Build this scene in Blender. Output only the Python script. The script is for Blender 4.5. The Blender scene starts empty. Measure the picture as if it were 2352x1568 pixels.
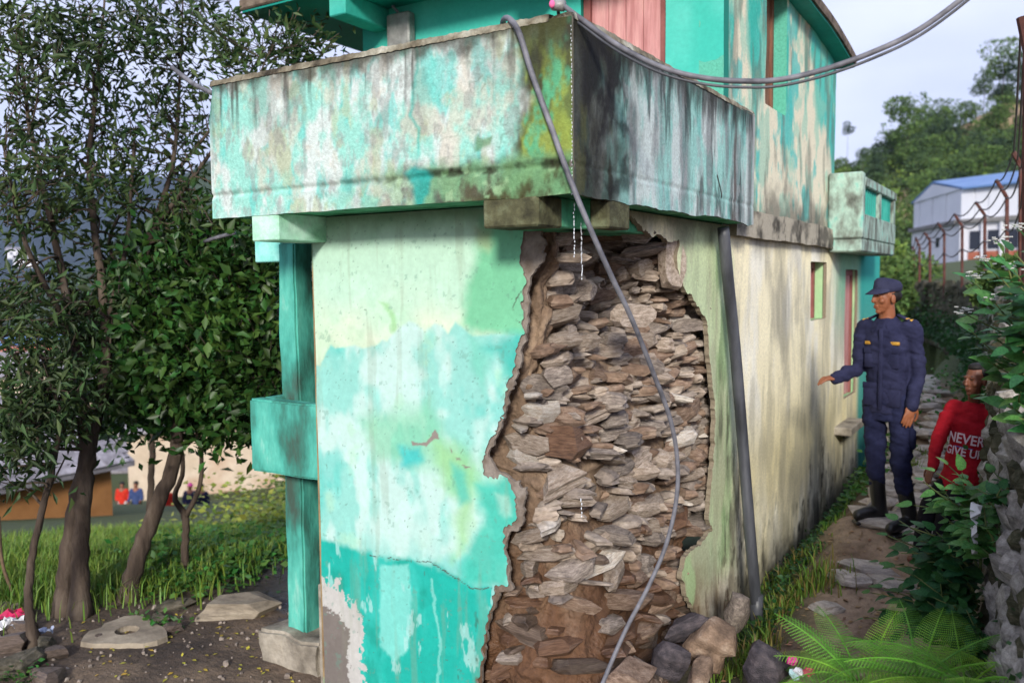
import bpy, bmesh, math, random
import numpy as np
from mathutils import Vector, Matrix, noise as mnoise
random.seed(7); rng = np.random.default_rng(11)
scene = bpy.context.scene
C = scene.collection
R_ = math.radians

# ------------------------------------------------------------------ camera, sky, sun, exposure
CAM = np.array([1.751, -3.361, 2.27]); YAW, PIT, ROL = 0.5551, -0.0691, -0.0108
LENS = 30.32                                    # on a 36 mm sensor
_f = np.array([-math.sin(YAW)*math.cos(PIT), math.cos(YAW)*math.cos(PIT), math.sin(PIT)])
_r = np.array([math.cos(YAW), math.sin(YAW), 0.0]); _u = np.cross(_r, _f)
_c, _s = math.cos(ROL), math.sin(ROL)
_r, _u = _c*_r + _s*_u, -_s*_r + _c*_u
FX = LENS/36*2352                               # focal length in units of a 2352 px wide picture
cd = bpy.data.cameras.new('camera'); cam = bpy.data.objects.new('camera', cd); C.objects.link(cam)
cam.matrix_world = Matrix(((_r[0], _u[0], -_f[0], CAM[0]), (_r[1], _u[1], -_f[1], CAM[1]), (_r[2], _u[2], -_f[2], CAM[2]), (0, 0, 0, 1)))
cd.sensor_width = 36; cd.lens = LENS; cd.clip_start = .05; cd.clip_end = 20000
cd.dof.use_dof = True; cd.dof.focus_distance = 4.35; cd.dof.aperture_fstop = 1.9
scene.camera = cam

SUN = Vector((.42, -.86, .38)).normalized()     # direction towards the sun
world = bpy.data.worlds.new('World'); scene.world = world; world.use_nodes = True
wt = world.node_tree; wn = wt.nodes; wl = wt.links; wn.clear()
wo = wn.new('ShaderNodeOutputWorld'); bg = wn.new('ShaderNodeBackground'); wl.new(bg.outputs[0], wo.inputs[0])
sky = wn.new('ShaderNodeTexSky'); sky.sky_type = 'NISHITA'; sky.sun_disc = False
sky.sun_elevation = math.asin(SUN.z); sky.sun_rotation = math.atan2(SUN.x, SUN.y)
sky.dust_density = 2.0; sky.air_density = 1.0
# broken monsoon cloud over the whole dome: pale lavender grey with brighter tops
tc = wn.new('ShaderNodeTexCoord'); mp = wn.new('ShaderNodeMapping'); mp.inputs['Scale'].default_value = (1, 1, 2.4)
wl.new(tc.outputs['Generated'], mp.inputs[0])
n1 = wn.new('ShaderNodeTexNoise'); n1.inputs['Scale'].default_value = 2.1; n1.inputs['Detail'].default_value = 7; n1.inputs['Roughness'].default_value = .5
wl.new(mp.outputs[0], n1.inputs['Vector'])
cr = wn.new('ShaderNodeValToRGB'); wl.new(n1.outputs['Fac'], cr.inputs[0])
e = cr.color_ramp.elements; e[0].position = .34; e[0].color = (4.2, 4.6, 6.7, 1); e[1].position = .68; e[1].color = (6.9, 7.2, 8.9, 1)
mx = wn.new('ShaderNodeMix'); mx.data_type = 'RGBA'; mx.inputs[0].default_value = .86
wl.new(sky.outputs[0], mx.inputs[6]); wl.new(cr.outputs[0], mx.inputs[7]); wl.new(mx.outputs[2], bg.inputs[0])
bg.inputs[1].default_value = .115
sd = bpy.data.lights.new('sun', 'SUN'); sd.energy = 3.3; sd.angle = R_(9); sd.color = (1, .95, .87)
sun = bpy.data.objects.new('sun', sd); C.objects.link(sun); sun.rotation_euler = SUN.to_track_quat('Z', 'Y').to_euler(); sun.location = (4, -9, 9)
vs = scene.view_settings; vs.view_transform = 'Standard'; vs.look = 'None'; vs.exposure = 0.5; vs.gamma = 1; vs.use_curve_mapping = False
cy = scene.cycles; cy.max_bounces = 6; cy.transparent_max_bounces = 8; cy.volume_bounces = 0

# ------------------------------------------------------------------ helpers: places
def ray(px, py):
    return _f + _r*((px-1176)/FX) - _u*((py-784)/FX)
def at(px, py, D):                              # the point D metres ahead seen at that spot of a 2352 x 1568 picture
    return Vector(CAM + ray(px, py)*D)
def on(px, py, ax, val):                        # the point of a plane x, y or z = val
    d = ray(px, py); t = (val - CAM[ax])/d[ax]
    return Vector(CAM + d*t)
def onA(L): return np.array([(on(x, y, 1, 0).x, on(x, y, 1, 0).z) for x, y in L])
def onB(L): return np.array([(on(x, y, 0, 0).y, on(x, y, 0, 0).z) for x, y in L])
def onpl(L, ax, val, i, j): return np.array([(on(x, y, ax, val)[i], on(x, y, ax, val)[j]) for x, y in L])

# ------------------------------------------------------------------ helpers: noise in numpy
def _hash(ix, iy, seed):
    h = (ix.astype(np.int64)*374761393 + iy.astype(np.int64)*668265263 + seed*69069) & 0xffffffff
    h = ((h ^ (h >> 13))*1274126177) & 0xffffffff
    return ((h ^ (h >> 16)) & 0xffff)/65535.0
def vn(x, y, seed=0):
    x = np.asarray(x, float); y = np.asarray(y, float)
    ix = np.floor(x); iy = np.floor(y); fx = x-ix; fy = y-iy
    fx = fx*fx*(3-2*fx); fy = fy*fy*(3-2*fy)
    a = _hash(ix, iy, seed); b = _hash(ix+1, iy, seed); c = _hash(ix, iy+1, seed); d = _hash(ix+1, iy+1, seed)
    return (a*(1-fx)+b*fx)*(1-fy) + (c*(1-fx)+d*fx)*fy
def fbm(x, y, seed=0, o=4):
    s = 0; a = .5; t = 0
    for k in range(o):
        s = s + a*vn(np.asarray(x)*2**k+17*k, np.asarray(y)*2**k+5*k, seed+k); t += a; a *= .55
    return s/t
def sst(a, b, x):
    t = np.clip((x-a)/(b-a), 0, 1); return t*t*(3-2*t)
def polysd(poly, x, y):                         # signed distance to a polygon, positive inside
    n = len(poly); d2 = np.full(np.shape(x), 1e9); ins = np.zeros(np.shape(x), bool)
    for i in range(n):
        ax, ay = poly[i]; bx, by = poly[(i+1) % n]
        ex, ey = bx-ax, by-ay; L = ex*ex+ey*ey+1e-12
        t = np.clip(((x-ax)*ex+(y-ay)*ey)/L, 0, 1)
        d2 = np.minimum(d2, (x-ax-t*ex)**2+(y-ay-t*ey)**2)
        c = ((ay > y) != (by > y)) & (x < (bx-ax)*(y-ay)/(by-ay+1e-12)+ax); ins ^= c
    return np.where(ins, 1, -1)*np.sqrt(d2)
def linesd(line, x, y):
    d2 = np.full(np.shape(x), 1e9)
    for i in range(len(line)-1):
        ax, ay = line[i]; bx, by = line[i+1]; ex, ey = bx-ax, by-ay; L = ex*ex+ey*ey+1e-12
        t = np.clip(((x-ax)*ex+(y-ay)*ey)/L, 0, 1); d2 = np.minimum(d2, (x-ax-t*ex)**2+(y-ay-t*ey)**2)
    return np.sqrt(d2)
def lin(r, g, b, k=1.0):                        # 0..255 picture colour to linear
    f = lambda v: (v/255/12.92 if v/255 < .04045 else ((v/255+.055)/1.055)**2.4)*k
    return np.array((f(r), f(g), f(b)))
def mixc(c, col, m):
    m = np.clip(m, 0, 1)[..., None]; return c*(1-m)+np.asarray(col)*m

# ------------------------------------------------------------------ helpers: materials
def mat(name, col=None, cols=None, attr=None, scale=6, detail=5, stretch=(1, 1, 1), rough=.85, bump=.25, bscale=60, var=.25, vscale=25,
        island=0, objvar=0, spec=.25, trans=0, wet=None, coord='Object', bdist=.01, metal=0, hue=0, emit=None):
    m = bpy.data.materials.new(name); m.use_nodes = True; t = m.node_tree; N = t.nodes; L = t.links; N.clear()
    out = N.new('ShaderNodeOutputMaterial'); b = N.new('ShaderNodeBsdfPrincipled'); L.new(b.outputs[0], out.inputs[0])
    b.inputs['Roughness'].default_value = rough; b.inputs['Specular IOR Level'].default_value = spec; b.inputs['Metallic'].default_value = metal
    tx = N.new('ShaderNodeTexCoord'); mp = N.new('ShaderNodeMapping'); mp.inputs['Scale'].default_value = stretch
    L.new(tx.outputs[coord], mp.inputs[0])
    def noise(sc, det=4, r=.55):
        n = N.new('ShaderNodeTexNoise'); n.inputs['Scale'].default_value = sc; n.inputs['Detail'].default_value = det; n.inputs['Roughness'].default_value = r
        L.new(mp.outputs[0], n.inputs['Vector']); return n
    def mixn(a, bb, fac, typ='MIX'):
        k = N.new('ShaderNodeMix'); k.data_type = 'RGBA'; k.blend_type = typ
        for i, v in ((6, a), (7, bb)):
            if hasattr(v, 'is_linked'): L.new(v, k.inputs[i])
            else: k.inputs[i].default_value = (*v, 1)
        if hasattr(fac, 'is_linked'): L.new(fac, k.inputs[0])
        else: k.inputs[0].default_value = fac
        return k.outputs[2]
    if attr:
        a = N.new('ShaderNodeAttribute'); a.attribute_name = attr; c = a.outputs['Color']
    elif cols:
        n = noise(scale, detail); r = N.new('ShaderNodeValToRGB'); L.new(n.outputs['Fac'], r.inputs[0])
        els = r.color_ramp.elements
        while len(els) < len(cols): els.new(.5)
        for i, q in enumerate(cols):
            els[i].position = .3+.42*i/max(1, len(cols)-1); els[i].color = (*q, 1)
        c = r.outputs[0]
    else:
        v = N.new('ShaderNodeRGB'); v.outputs[0].default_value = (*col, 1); c = v.outputs[0]
    if var:
        n = noise(vscale, 6, .65); mr = N.new('ShaderNodeMapRange'); L.new(n.outputs['Fac'], mr.inputs[0])
        mr.inputs[1].default_value = .25; mr.inputs[2].default_value = .75; mr.inputs[3].default_value = 1-var; mr.inputs[4].default_value = 1+var
        vm = N.new('ShaderNodeVectorMath'); vm.operation = 'SCALE'; L.new(c, vm.inputs[0]); L.new(mr.outputs[0], vm.inputs[3]); c = vm.outputs[0]
    if island or objvar:
        if island: g = N.new('ShaderNodeNewGeometry'); s = g.outputs['Random Per Island']; k = island
        else: g = N.new('ShaderNodeObjectInfo'); s = g.outputs['Random']; k = objvar
        mr = N.new('ShaderNodeMapRange'); L.new(s, mr.inputs[0]); mr.inputs[3].default_value = 1-k; mr.inputs[4].default_value = 1+k
        hs = N.new('ShaderNodeHueSaturation'); L.new(c, hs.inputs['Color']); L.new(mr.outputs[0], hs.inputs['Value'])
        if hue:
            m2 = N.new('ShaderNodeMath'); m2.operation = 'MULTIPLY'; L.new(s, m2.inputs[0]); m2.inputs[1].default_value = 7.13
            m3 = N.new('ShaderNodeMath'); m3.operation = 'FRACT'; L.new(m2.outputs[0], m3.inputs[0])
            m4 = N.new('ShaderNodeMapRange'); L.new(m3.outputs[0], m4.inputs[0]); m4.inputs[3].default_value = .5-hue; m4.inputs[4].default_value = .5+hue
            L.new(m4.outputs[0], hs.inputs['Hue'])
        c = hs.outputs[0]
    L.new(c, b.inputs['Base Color'])
    if wet:
        a = N.new('ShaderNodeAttribute'); a.attribute_name = wet
        mr = N.new('ShaderNodeMapRange'); L.new(a.outputs['Fac'], mr.inputs[0]); mr.inputs[3].default_value = rough; mr.inputs[4].default_value = .12
        L.new(mr.outputs[0], b.inputs['Roughness'])
    if bump:
        n = noise(bscale, 6, .6); bp = N.new('ShaderNodeBump'); bp.inputs['Strength'].default_value = bump; bp.inputs['Distance'].default_value = bdist
        L.new(n.outputs['Fac'], bp.inputs['Height']); L.new(bp.outputs[0], b.inputs['Normal'])
    if trans:
        tr = N.new('ShaderNodeBsdfTranslucent'); L.new(c, tr.inputs[0]); ms = N.new('ShaderNodeMixShader'); ms.inputs[0].default_value = trans
        L.new(b.outputs[0], ms.inputs[1]); L.new(tr.outputs[0], ms.inputs[2]); L.new(ms.outputs[0], out.inputs[0])
    if emit:
        b.inputs['Emission Color'].default_value = (*emit, 1); b.inputs['Emission Strength'].default_value = 1
    return m

# ------------------------------------------------------------------ helpers: objects
def tag(o, label=None, cat=None, group=None, kind=None):
    if label: o['label'] = label
    if cat: o['category'] = cat
    if group: o['group'] = group
    if kind: o['kind'] = kind
    return o
def empty(name, loc=(0, 0, 0), rz=0, **k):
    o = bpy.data.objects.new(name, None); C.objects.link(o); o.location = loc; o.rotation_euler = (0, 0, rz); o.empty_display_size = .1
    return tag(o, **k)
def link(name, me, parent=None, loc=(0, 0, 0), rot=(0, 0, 0), sc=(1, 1, 1), **k):
    o = bpy.data.objects.new(name, me); C.objects.link(o)
    if parent: o.parent = parent
    o.location = loc; o.rotation_euler = rot; o.scale = sc
    return tag(o, **k)
def mesh(name, V, F, m=None, smooth=False, col=None, attrs=None):
    me = bpy.data.meshes.new(name)
    V = np.asarray(V, np.float32)
    if isinstance(F, np.ndarray):
        k = F.shape[1]; me.vertices.add(len(V)); me.vertices.foreach_set('co', V.ravel())
        me.loops.add(F.size); me.loops.foreach_set('vertex_index', F.ravel().astype(np.int32))
        me.polygons.add(len(F)); me.polygons.foreach_set('loop_start', np.arange(0, F.size, k, dtype=np.int32))
        me.update(calc_edges=True); me.validate()
    else:
        me.from_pydata(V.tolist(), [], F); me.update()
    if smooth: me.polygons.foreach_set('use_smooth', np.ones(len(me.polygons), bool))
    for mm in (m if isinstance(m, (list, tuple)) else [m]):
        if mm: me.materials.append(mm)
    if col is not None:
        a = me.color_attributes.new('col', 'FLOAT_COLOR', 'POINT')
        a.data.foreach_set('color', np.hstack([col, np.ones((len(col), 1))]).astype(np.float32).ravel())
    for n, v in (attrs or {}).items():
        a = me.attributes.new(n, 'FLOAT', 'POINT'); a.data.foreach_set('value', np.asarray(v, np.float32))
    return me
class MB:                                       # collects shapes into one mesh
    def __init__(s): s.V = []; s.F = []
    def add(s, V, F):
        n = len(s.V); s.V += [tuple(v) for v in V]; s.F += [tuple(i+n for i in f) for f in F]; return s
    def box(s, a, b, bev=0, M=None):
        a = Vector(a); b = Vector(b); c = (a+b)/2; h = (b-a)/2
        bm = bmesh.new(); bmesh.ops.create_cube(bm, size=2)
        for v in bm.verts: v.co = Vector((v.co.x*h.x, v.co.y*h.y, v.co.z*h.z))
        if bev: bmesh.ops.bevel(bm, geom=bm.edges[:], offset=bev, segments=1, affect='EDGES')
        bm.verts.index_update()
        s.add([(M @ (v.co+c)) if M else v.co+c for v in bm.verts], [[v.index for v in f.verts] for f in bm.faces]); bm.free(); return s
    def tube(s, P, r, n=8, cap=True, flat=1.0):
        P = [Vector(p) for p in P]; r = r if hasattr(r, '__len__') else [r]*len(P); V = []; F = []
        up = Vector((0, 0, 1)); T0 = (P[1]-P[0]).normalized()
        if abs(T0.z) > .9: up = Vector((0, 1, 0))
        a = T0.cross(up).normalized()
        for i, p in enumerate(P):
            T = (P[min(i+1, len(P)-1)]-P[max(i-1, 0)]).normalized(); a = (a-T*a.dot(T)).normalized(); b = T.cross(a)
            for k in range(n):
                t = 2*math.pi*k/n; V.append(p+a*(math.cos(t)*r[i])+b*(math.sin(t)*r[i]*flat))
        for i in range(len(P)-1):
            for k in range(n): F.append((i*n+k, i*n+(k+1) % n, (i+1)*n+(k+1) % n, (i+1)*n+k))
        if cap: F.append(tuple(range(n))[::-1]); F.append(tuple((len(P)-1)*n+k for k in range(n)))
        return s.add(V, F)
    def ell(s, c, r, M=None, seg=14, rings=9):
        V = []; F = []
        for i in range(rings+1):
            a = math.pi*i/rings
            for k in range(seg):
                t = 2*math.pi*k/seg; v = Vector((r[0]*math.sin(a)*math.cos(t), r[1]*math.sin(a)*math.sin(t), r[2]*math.cos(a)))
                V.append((M @ v if M else v)+Vector(c))
        for i in range(rings):
            for k in range(seg): F.append((i*seg+k, (i+1)*seg+k, (i+1)*seg+(k+1) % seg, i*seg+(k+1) % seg))
        return s.add(V, F)
    def loft(s, rings):                         # rings: (centre, axis a * radius, axis b * radius)
        n = 16; V = []; F = []
        for c, a, b in rings:
            for k in range(n):
                t = 2*math.pi*k/n; V.append(Vector(c)+Vector(a)*math.cos(t)+Vector(b)*math.sin(t))
        for i in range(len(rings)-1):
            for k in range(n): F.append((i*n+k, i*n+(k+1) % n, (i+1)*n+(k+1) % n, (i+1)*n+k))
        F.append(tuple(range(n))[::-1]); F.append(tuple((len(rings)-1)*n+k for k in range(n)))
        return s.add(V, F)
    def mesh(s, name, m, smooth=False): return mesh(name, s.V, s.F, m, smooth)
    def obj(s, name, m, parent=None, smooth=False, **k): return link(name, s.mesh(name, m, smooth), parent, **k)
def rails(P, n):                                # Catmull-Rom through points
    P = [Vector(p) for p in P]; Q = [P[0]*2-P[1]]+P+[P[-1]*2-P[-2]]; out = []
    for i in range(1, len(Q)-2):
        for k in range(n):
            t = k/n; a, b, c, d = Q[i-1], Q[i], Q[i+1], Q[i+2]
            out.append(.5*((2*b)+(c-a)*t+(2*a-5*b+4*c-d)*t*t+(3*b-a-3*c+d)*t**3))
    return out+[P[-1]]
def grid(name, us, vs, fmap, m, keep=None, paint=None, thick=.02, edgecol=(.2, .17, .15), parent=None, back=None, extra=None):
    """painted sheet of masonry: a fine grid mapped by fmap(u, v) with real thickness along its open edges"""
    U, Vv = np.meshgrid(us, vs, indexing='ij'); nu, nv = U.shape
    P = fmap(U, Vv, 0.0); col = paint(U, Vv) if paint else np.full(U.shape+(3,), .5)
    idx = np.arange(nu*nv).reshape(nu, nv)
    cu = (U[:-1, :-1]+U[1:, 1:])/2; cv = (Vv[:-1, :-1]+Vv[1:, 1:])/2
    K = keep(cu, cv) if keep else np.ones(cu.shape, bool)
    q = np.stack([idx[:-1, :-1], idx[1:, :-1], idx[1:, 1:], idx[:-1, 1:]], -1)
    F = [q[K]]
    B = fmap(U, Vv, thick).reshape(-1, 3); VV = [P.reshape(-1, 3)]; CC = [col.reshape(-1, 3)]
    Kp = np.pad(K, 1); ed = []
    I, J = np.nonzero(K)
    for (di, dj, a, b) in ((-1, 0, 3, 0), (1, 0, 1, 2), (0, -1, 0, 1), (0, 1, 2, 3)):
        nb = ~Kp[I+1+di, J+1+dj]; ed.append(np.stack([q[I[nb], J[nb], a], q[I[nb], J[nb], b]], -1))
    E = np.concatenate(ed)
    if len(E) and keep:                           # round off the steps of broken edges
        fu = U.ravel().copy(); fv = Vv.ravel().copy(); nn = np.zeros(nu*nv)
        np.add.at(nn, E[:, 0], 1); np.add.at(nn, E[:, 1], 1)
        free = (nn > 0).reshape(nu, nv); free[[0, -1], :] = False; free[:, [0, -1]] = False; free = free.ravel()
        for _ in range(2):
            su = np.zeros_like(fu); sv = np.zeros_like(fv)
            np.add.at(su, E[:, 0], fu[E[:, 1]]); np.add.at(su, E[:, 1], fu[E[:, 0]]); np.add.at(sv, E[:, 0], fv[E[:, 1]]); np.add.at(sv, E[:, 1], fv[E[:, 0]])
            fu[free] = .5*fu[free]+.5*su[free]/nn[free]; fv[free] = .5*fv[free]+.5*sv[free]/nn[free]
        U = fu.reshape(nu, nv); Vv = fv.reshape(nu, nv); VV = [fmap(U, Vv, 0.0).reshape(-1, 3)]; B = fmap(U, Vv, thick).reshape(-1, 3)
    n0 = nu*nv; ev = np.concatenate([VV[0][E[:, 0]], VV[0][E[:, 1]], B[E[:, 1]], B[E[:, 0]]]); k = len(E)
    if k:
        VV.append(ev); ec = np.tile(np.array(edgecol), (4*k, 1)); CC.append(ec)
        a = np.arange(k)+n0; F.append(np.stack([a+k, a, a+3*k, a+2*k], -1))
    V = np.concatenate(VV); CL = np.concatenate(CC); F = np.concatenate(F)
    used = np.zeros(len(V), bool); used[F.ravel()] = True; rm = np.cumsum(used)-1
    me = mesh(name, V[used], rm[F], m, True, CL[used])
    return link(name, me, parent)
# ------------------------------------------------------------------ materials of the house
K = .62                                          # picture colour of sunlit paint to base colour
m_paint = mat('weathered_paint', attr='col', rough=.82, var=.09, vscale=30, bump=.16, bscale=24, spec=.2, bdist=.008)
m_old = mat('stained_plaster', attr='col', rough=.9, var=.22, vscale=60, bump=.5, bscale=70, spec=.15, bdist=.01)
m_conc = mat('bare_concrete', cols=[lin(95, 88, 78), lin(150, 142, 128), lin(178, 170, 155)], scale=5, rough=.92, var=.25, bump=.5, bscale=45)
m_turq = mat('turquoise_paint', cols=[lin(30, 140, 126), lin(52, 164, 148), lin(80, 182, 164)], scale=3, rough=.7, var=.12, bump=.15, spec=.3)
m_turqd = mat('deep_turquoise_paint', cols=[lin(10, 120, 110), lin(20, 140, 126), lin(35, 155, 138)], scale=2, rough=.6, var=.1, bump=.12, spec=.3)
m_pillar = mat('pillar_paint', cols=[lin(64, 84, 74), lin(58, 120, 106), lin(72, 160, 144), lin(90, 178, 160), lin(150, 200, 184)], scale=6, detail=9, stretch=(1, 1, .35), rough=.8, var=.16, vscale=40, bump=.3)
m_green = mat('pale_green_paint', cols=[lin(60, 100, 74), lin(70, 150, 112), lin(105, 180, 140), lin(130, 192, 155)], scale=5, detail=8, rough=.85, var=.15, bump=.25)
m_pink = mat('pink_wood', cols=[lin(168, 110, 108), lin(196, 140, 138), lin(208, 158, 152)], scale=4, stretch=(6, 6, .6), rough=.7, var=.12, bump=.2)
m_pinkd = mat('dark_pink_frame', cols=[lin(120, 70, 66), lin(150, 95, 90)], scale=5, rough=.7, var=.15)
m_brownw = mat('brown_wood', cols=[lin(95, 62, 48), lin(140, 98, 78)], scale=5, stretch=(5, 5, .8), rough=.75, var=.2)
m_roof = mat('roof_edge', cols=[lin(60, 52, 46), lin(105, 92, 80), lin(130, 118, 104)], scale=9, rough=.95, var=.3, bump=.6, bscale=50)
m_mud = mat('mud_mortar', attr='col', rough=.85, var=.35, vscale=30, bump=.9, bscale=38, bdist=.02, spec=.3, wet='wet')
m_pvc = mat('black_pipe', cols=[lin(40, 42, 46), lin(70, 72, 78), lin(92, 94, 100)], scale=9, stretch=(1, 1, .2), rough=.45, var=.18, vscale=50, bump=.08, spec=.45)
m_hose = mat('grey_hose', cols=[lin(66, 66, 72), lin(100, 100, 106), lin(124, 124, 130)], scale=14, rough=.6, var=.15, bump=.05, spec=.4)
m_dark = mat('dark_room', col=(.012, .012, .012), var=0, bump=0, rough=.9)
m_metal = mat('grey_metal', cols=[lin(110, 110, 108), lin(160, 160, 156)], scale=12, rough=.5, var=.15, metal=.3)

house = empty('house', label='turquoise two storey house with a collapsed stone corner and stained balcony', cat='house')
oF, oS, LF, LS, HS, HP = .339, .164, 1.947, 2.115, 2.611, .683

# ------------------------------------------------------------------ painted front wall (y = 0) with the broken corner
PA = [(1215, 500), (1197, 560), (1193, 600), (1205, 640), (1203, 668), (1193, 690), (1203, 722), (1198, 760), (1185, 820), (1172, 870), (1160, 920), (1150, 960), (1130, 1005), (1112, 1035),
      (1107, 1062), (1112, 1092), (1132, 1104), (1146, 1090), (1166, 1096), (1180, 1140), (1188, 1165), (1180, 1195), (1155, 1218), (1158, 1260), (1165, 1300), (1165, 1342), (1131, 1346),
      (1133, 1380), (1118, 1420), (1112, 1470), (1105, 1520), (1098, 1575), (1090, 1640), (1085, 1760)]
holeA = np.vstack([onA(PA), [(0.6, onA(PA[-1:])[0, 1]), (0.6, 3.2), (onA(PA[:1])[0, 0], 3.2)]])
PG = [(1232, 500), (1248, 560), (1243, 592), (1222, 620), (1208, 660), (1212, 700), (1214, 745), (1199, 800), (1178, 870), (1162, 930), (1150, 972), (1130, 1014), (1114, 1045), (1140, 1085),
      (1190, 1105), (1204, 1150), (1201, 1195), (1182, 1222), (1158, 1228), (1161, 1262), (1168, 1300), (1172, 1352), (1140, 1360),
      (1137, 1390), (1121, 1425), (1114, 1470), (1106, 1520), (1100, 1575), (1091, 1640), (1086, 1760)]
holeG = np.vstack([onA(PG), [(0.6, onA(PG[-1:])[0, 1]), (0.6, 3.2), (onA(PG[:1])[0, 0], 3.2)]])

def paintA(x, z):
    n = lambda s, sd, o=4, st=1: fbm(x*s, z*s*st, sd, o)
    xw = x+(n(9, 3)-.5)*.07; zw = z+(n(9, 9)-.5)*.07
    xf = x+(n(30, 13)-.5)*.03; zf = z+(n(30, 19)-.5)*.03
    pm = lambda L, s, X=None, Z=None: sst(-s, s, polysd(onA(L), xw if X is None else X, zw if Z is None else Z))
    cyan = lin(168, 240, 226, K); white = lin(214, 250, 240, K*1.05); turq = lin(52, 205, 188, K); aqua = lin(112, 228, 214, K)
    mint = lin(212, 252, 226, K*1.06); cream = lin(244, 254, 226, K*1.08); green = lin(140, 226, 178, K); ygreen = lin(172, 232, 160, K)
    c = mixc(np.broadcast_to(cyan, x.shape+(3,)).copy(), white, sst(.46, .62, n(5, 21, 4, .55)))
    c = mixc(c, aqua, sst(.56, .70, n(4, 31, 4, .6))*.7)
    c = mixc(c, lin(200, 250, 214, K), sst(.60, .74, n(6, 71, 4))*.5)
    top = [(700, 480), (1260, 480), (1260, 770), (1130, 768), (1085, 772), (1062, 752), (1045, 740), (1030, 766), (1014, 748), (998, 742), (976, 762), (958, 745), (940, 737), (918, 752), (902, 768), (890, 784),
           (878, 780), (866, 792), (835, 800), (815, 792), (795, 797), (770, 800), (758, 792), (748, 812), (735, 840), (700, 838)]
    mt = pm(top, .010, x+(n(40, 5)-.5)*.012, z+(n(40, 6)-.5)*.012)
    ct = mixc(np.broadcast_to(mint, x.shape+(3,)).copy(), cream, sst(2.25, 1.95, z+(n(3, 8)-.5)*.3))
    ct = mixc(ct, lin(190, 246, 205, K), sst(.5, .75, n(3, 44))*.5)
    ct = mixc(ct, ygreen, pm([(868, 690), (885, 700), (905, 735), (912, 768), (900, 765), (890, 730)], .012)*.7)
    ct = mixc(ct, green, pm([(1100, 500), (1260, 500), (1260, 790), (1075, 765), (1058, 740), (1070, 660), (1095, 590)], .045))
    ct = mixc(ct, lin(196, 186, 140, K), pm([(1085, 520), (1130, 530), (1125, 575), (1100, 570)], .03)*.5)
    c = mixc(c, ct, mt)
    c = mixc(c, turq, pm([(1170, 770), (1215, 762), (1200, 860), (1175, 890), (1150, 840), (1110, 800)], .05)*.85)
    c = mixc(c, lin(120, 226, 196, K), pm([(1080, 760), (1120, 820), (1110, 900), (1088, 850)], .04)*.6)
    c = mixc(c, green, pm([(830, 960), (900, 950), (965, 930), (985, 920), (1005, 960), (1020, 1000), (1090, 1040), (1150, 1050), (1110, 1100), (1060, 1150), (1010, 1080), (930, 1060), (860, 1060)], .06)*.65)
    c = mixc(c, ygreen, pm([(985, 1010), (1060, 1030), (1100, 1070), (1080, 1240), (1040, 1290), (1050, 1150), (1000, 1060)], .05)*.75)
    c = mixc(c, lin(60, 214, 212, K), pm([(920, 1020), (965, 1025), (970, 1055), (930, 1070)], .03)*.8)
    c = mixc(c, lin(70, 214, 200, K), pm([(1040, 1060), (1075, 1080), (1080, 1150), (1050, 1160)], .035)*.7)
    c = mixc(c, white, pm([(1085, 960), (1130, 960), (1105, 1040), (1110, 1090), (1085, 1060)], .03)*.7)
    c = mixc(c, white, pm([(830, 1210), (900, 1140), (1010, 1200), (1040, 1250), (980, 1290), (850, 1260)], .08)*.55)
    c = mixc(c, lin(72, 212, 188, K), pm([(1095, 1110), (1190, 1090), (1190, 1220), (1170, 1350), (1060, 1340), (1070, 1270), (1105, 1200)], .04)*.9)
    c = mixc(c, lin(196, 244, 224, K), pm([(1130, 1130), (1160, 1140), (1165, 1185), (1140, 1180)], .02)*.6)
    low = [(700, 1232), (760, 1236), (800, 1258), (850, 1272), (905, 1284), (960, 1290), (1010, 1302), (1060, 1330), (1090, 1350), (1175, 1345), (1175, 1800), (700, 1800)]
    ml = pm(low, .02)
    cl = mixc(np.broadcast_to(lin(38, 200, 182, K), x.shape+(3,)).copy(), lin(70, 220, 204, K), sst(.42, .66, n(4, 51, 5, .35)))
    cl = mixc(cl, lin(28, 172, 152, K), sst(.56, .72, n(9, 61, 4, .5))*.6)
    cl = mixc(cl, lin(150, 244, 230, K), pm([(872, 1300), (938, 1296), (945, 1400), (938, 1490), (905, 1520), (872, 1480)], .012, xf, zf)*.85)
    cl = mixc(cl, lin(160, 246, 232, K), sst(.013, .004, linesd(onA([(990, 1330), (1000, 1420), (1012, 1470), (1004, 1568), (1002, 1700)]), xf, zf))*.6)
    cl = mixc(cl, lin(190, 246, 238, K), sst(.66, .74, fbm(x*22, z*7, 77, 4))*.7)
    cl = mixc(cl, lin(70, 120, 100, K), sst(.64, .74, fbm(x*18, z*9, 87, 4))*pm([(1040, 1400), (1180, 1360), (1180, 1800), (1000, 1800)], .1)*.8)
    c = mixc(c, cl, ml)
    peel = [(700, 1300), (748, 1330), (765, 1345), (775, 1330), (790, 1360), (800, 1385), (820, 1375), (832, 1440), (838, 1568), (840, 1800), (700, 1800)]
    sp = polysd(onA(peel), xf, zf)+(n(45, 91)-.5)*.11
    c = mixc(c, lin(222, 220, 214, K), sst(-.006, .006, sp))
    grey = [(700, 1330), (742, 1380), (752, 1400), (790, 1425), (800, 1470), (798, 1520), (800, 1800), (700, 1800)]
    sg = polysd(onA(grey), xf, zf)+(n(38, 95)-.5)*.10
    c = mixc(c, lin(124, 116, 110, .8), sst(-.006, .006, sg))
    chip = [(945, 1012), (962, 1016), (978, 1015), (990, 1000), (998, 985), (1008, 994), (1010, 1010), (1000, 1006), (992, 1014), (980, 1024), (965, 1022), (948, 1022)]
    c = mixc(c, lin(150, 140, 132, .75), sst(-.002, .004, polysd(onA(chip), x+(n(60, 7)-.5)*.012, z+(n(60, 8)-.5)*.012)))
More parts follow.
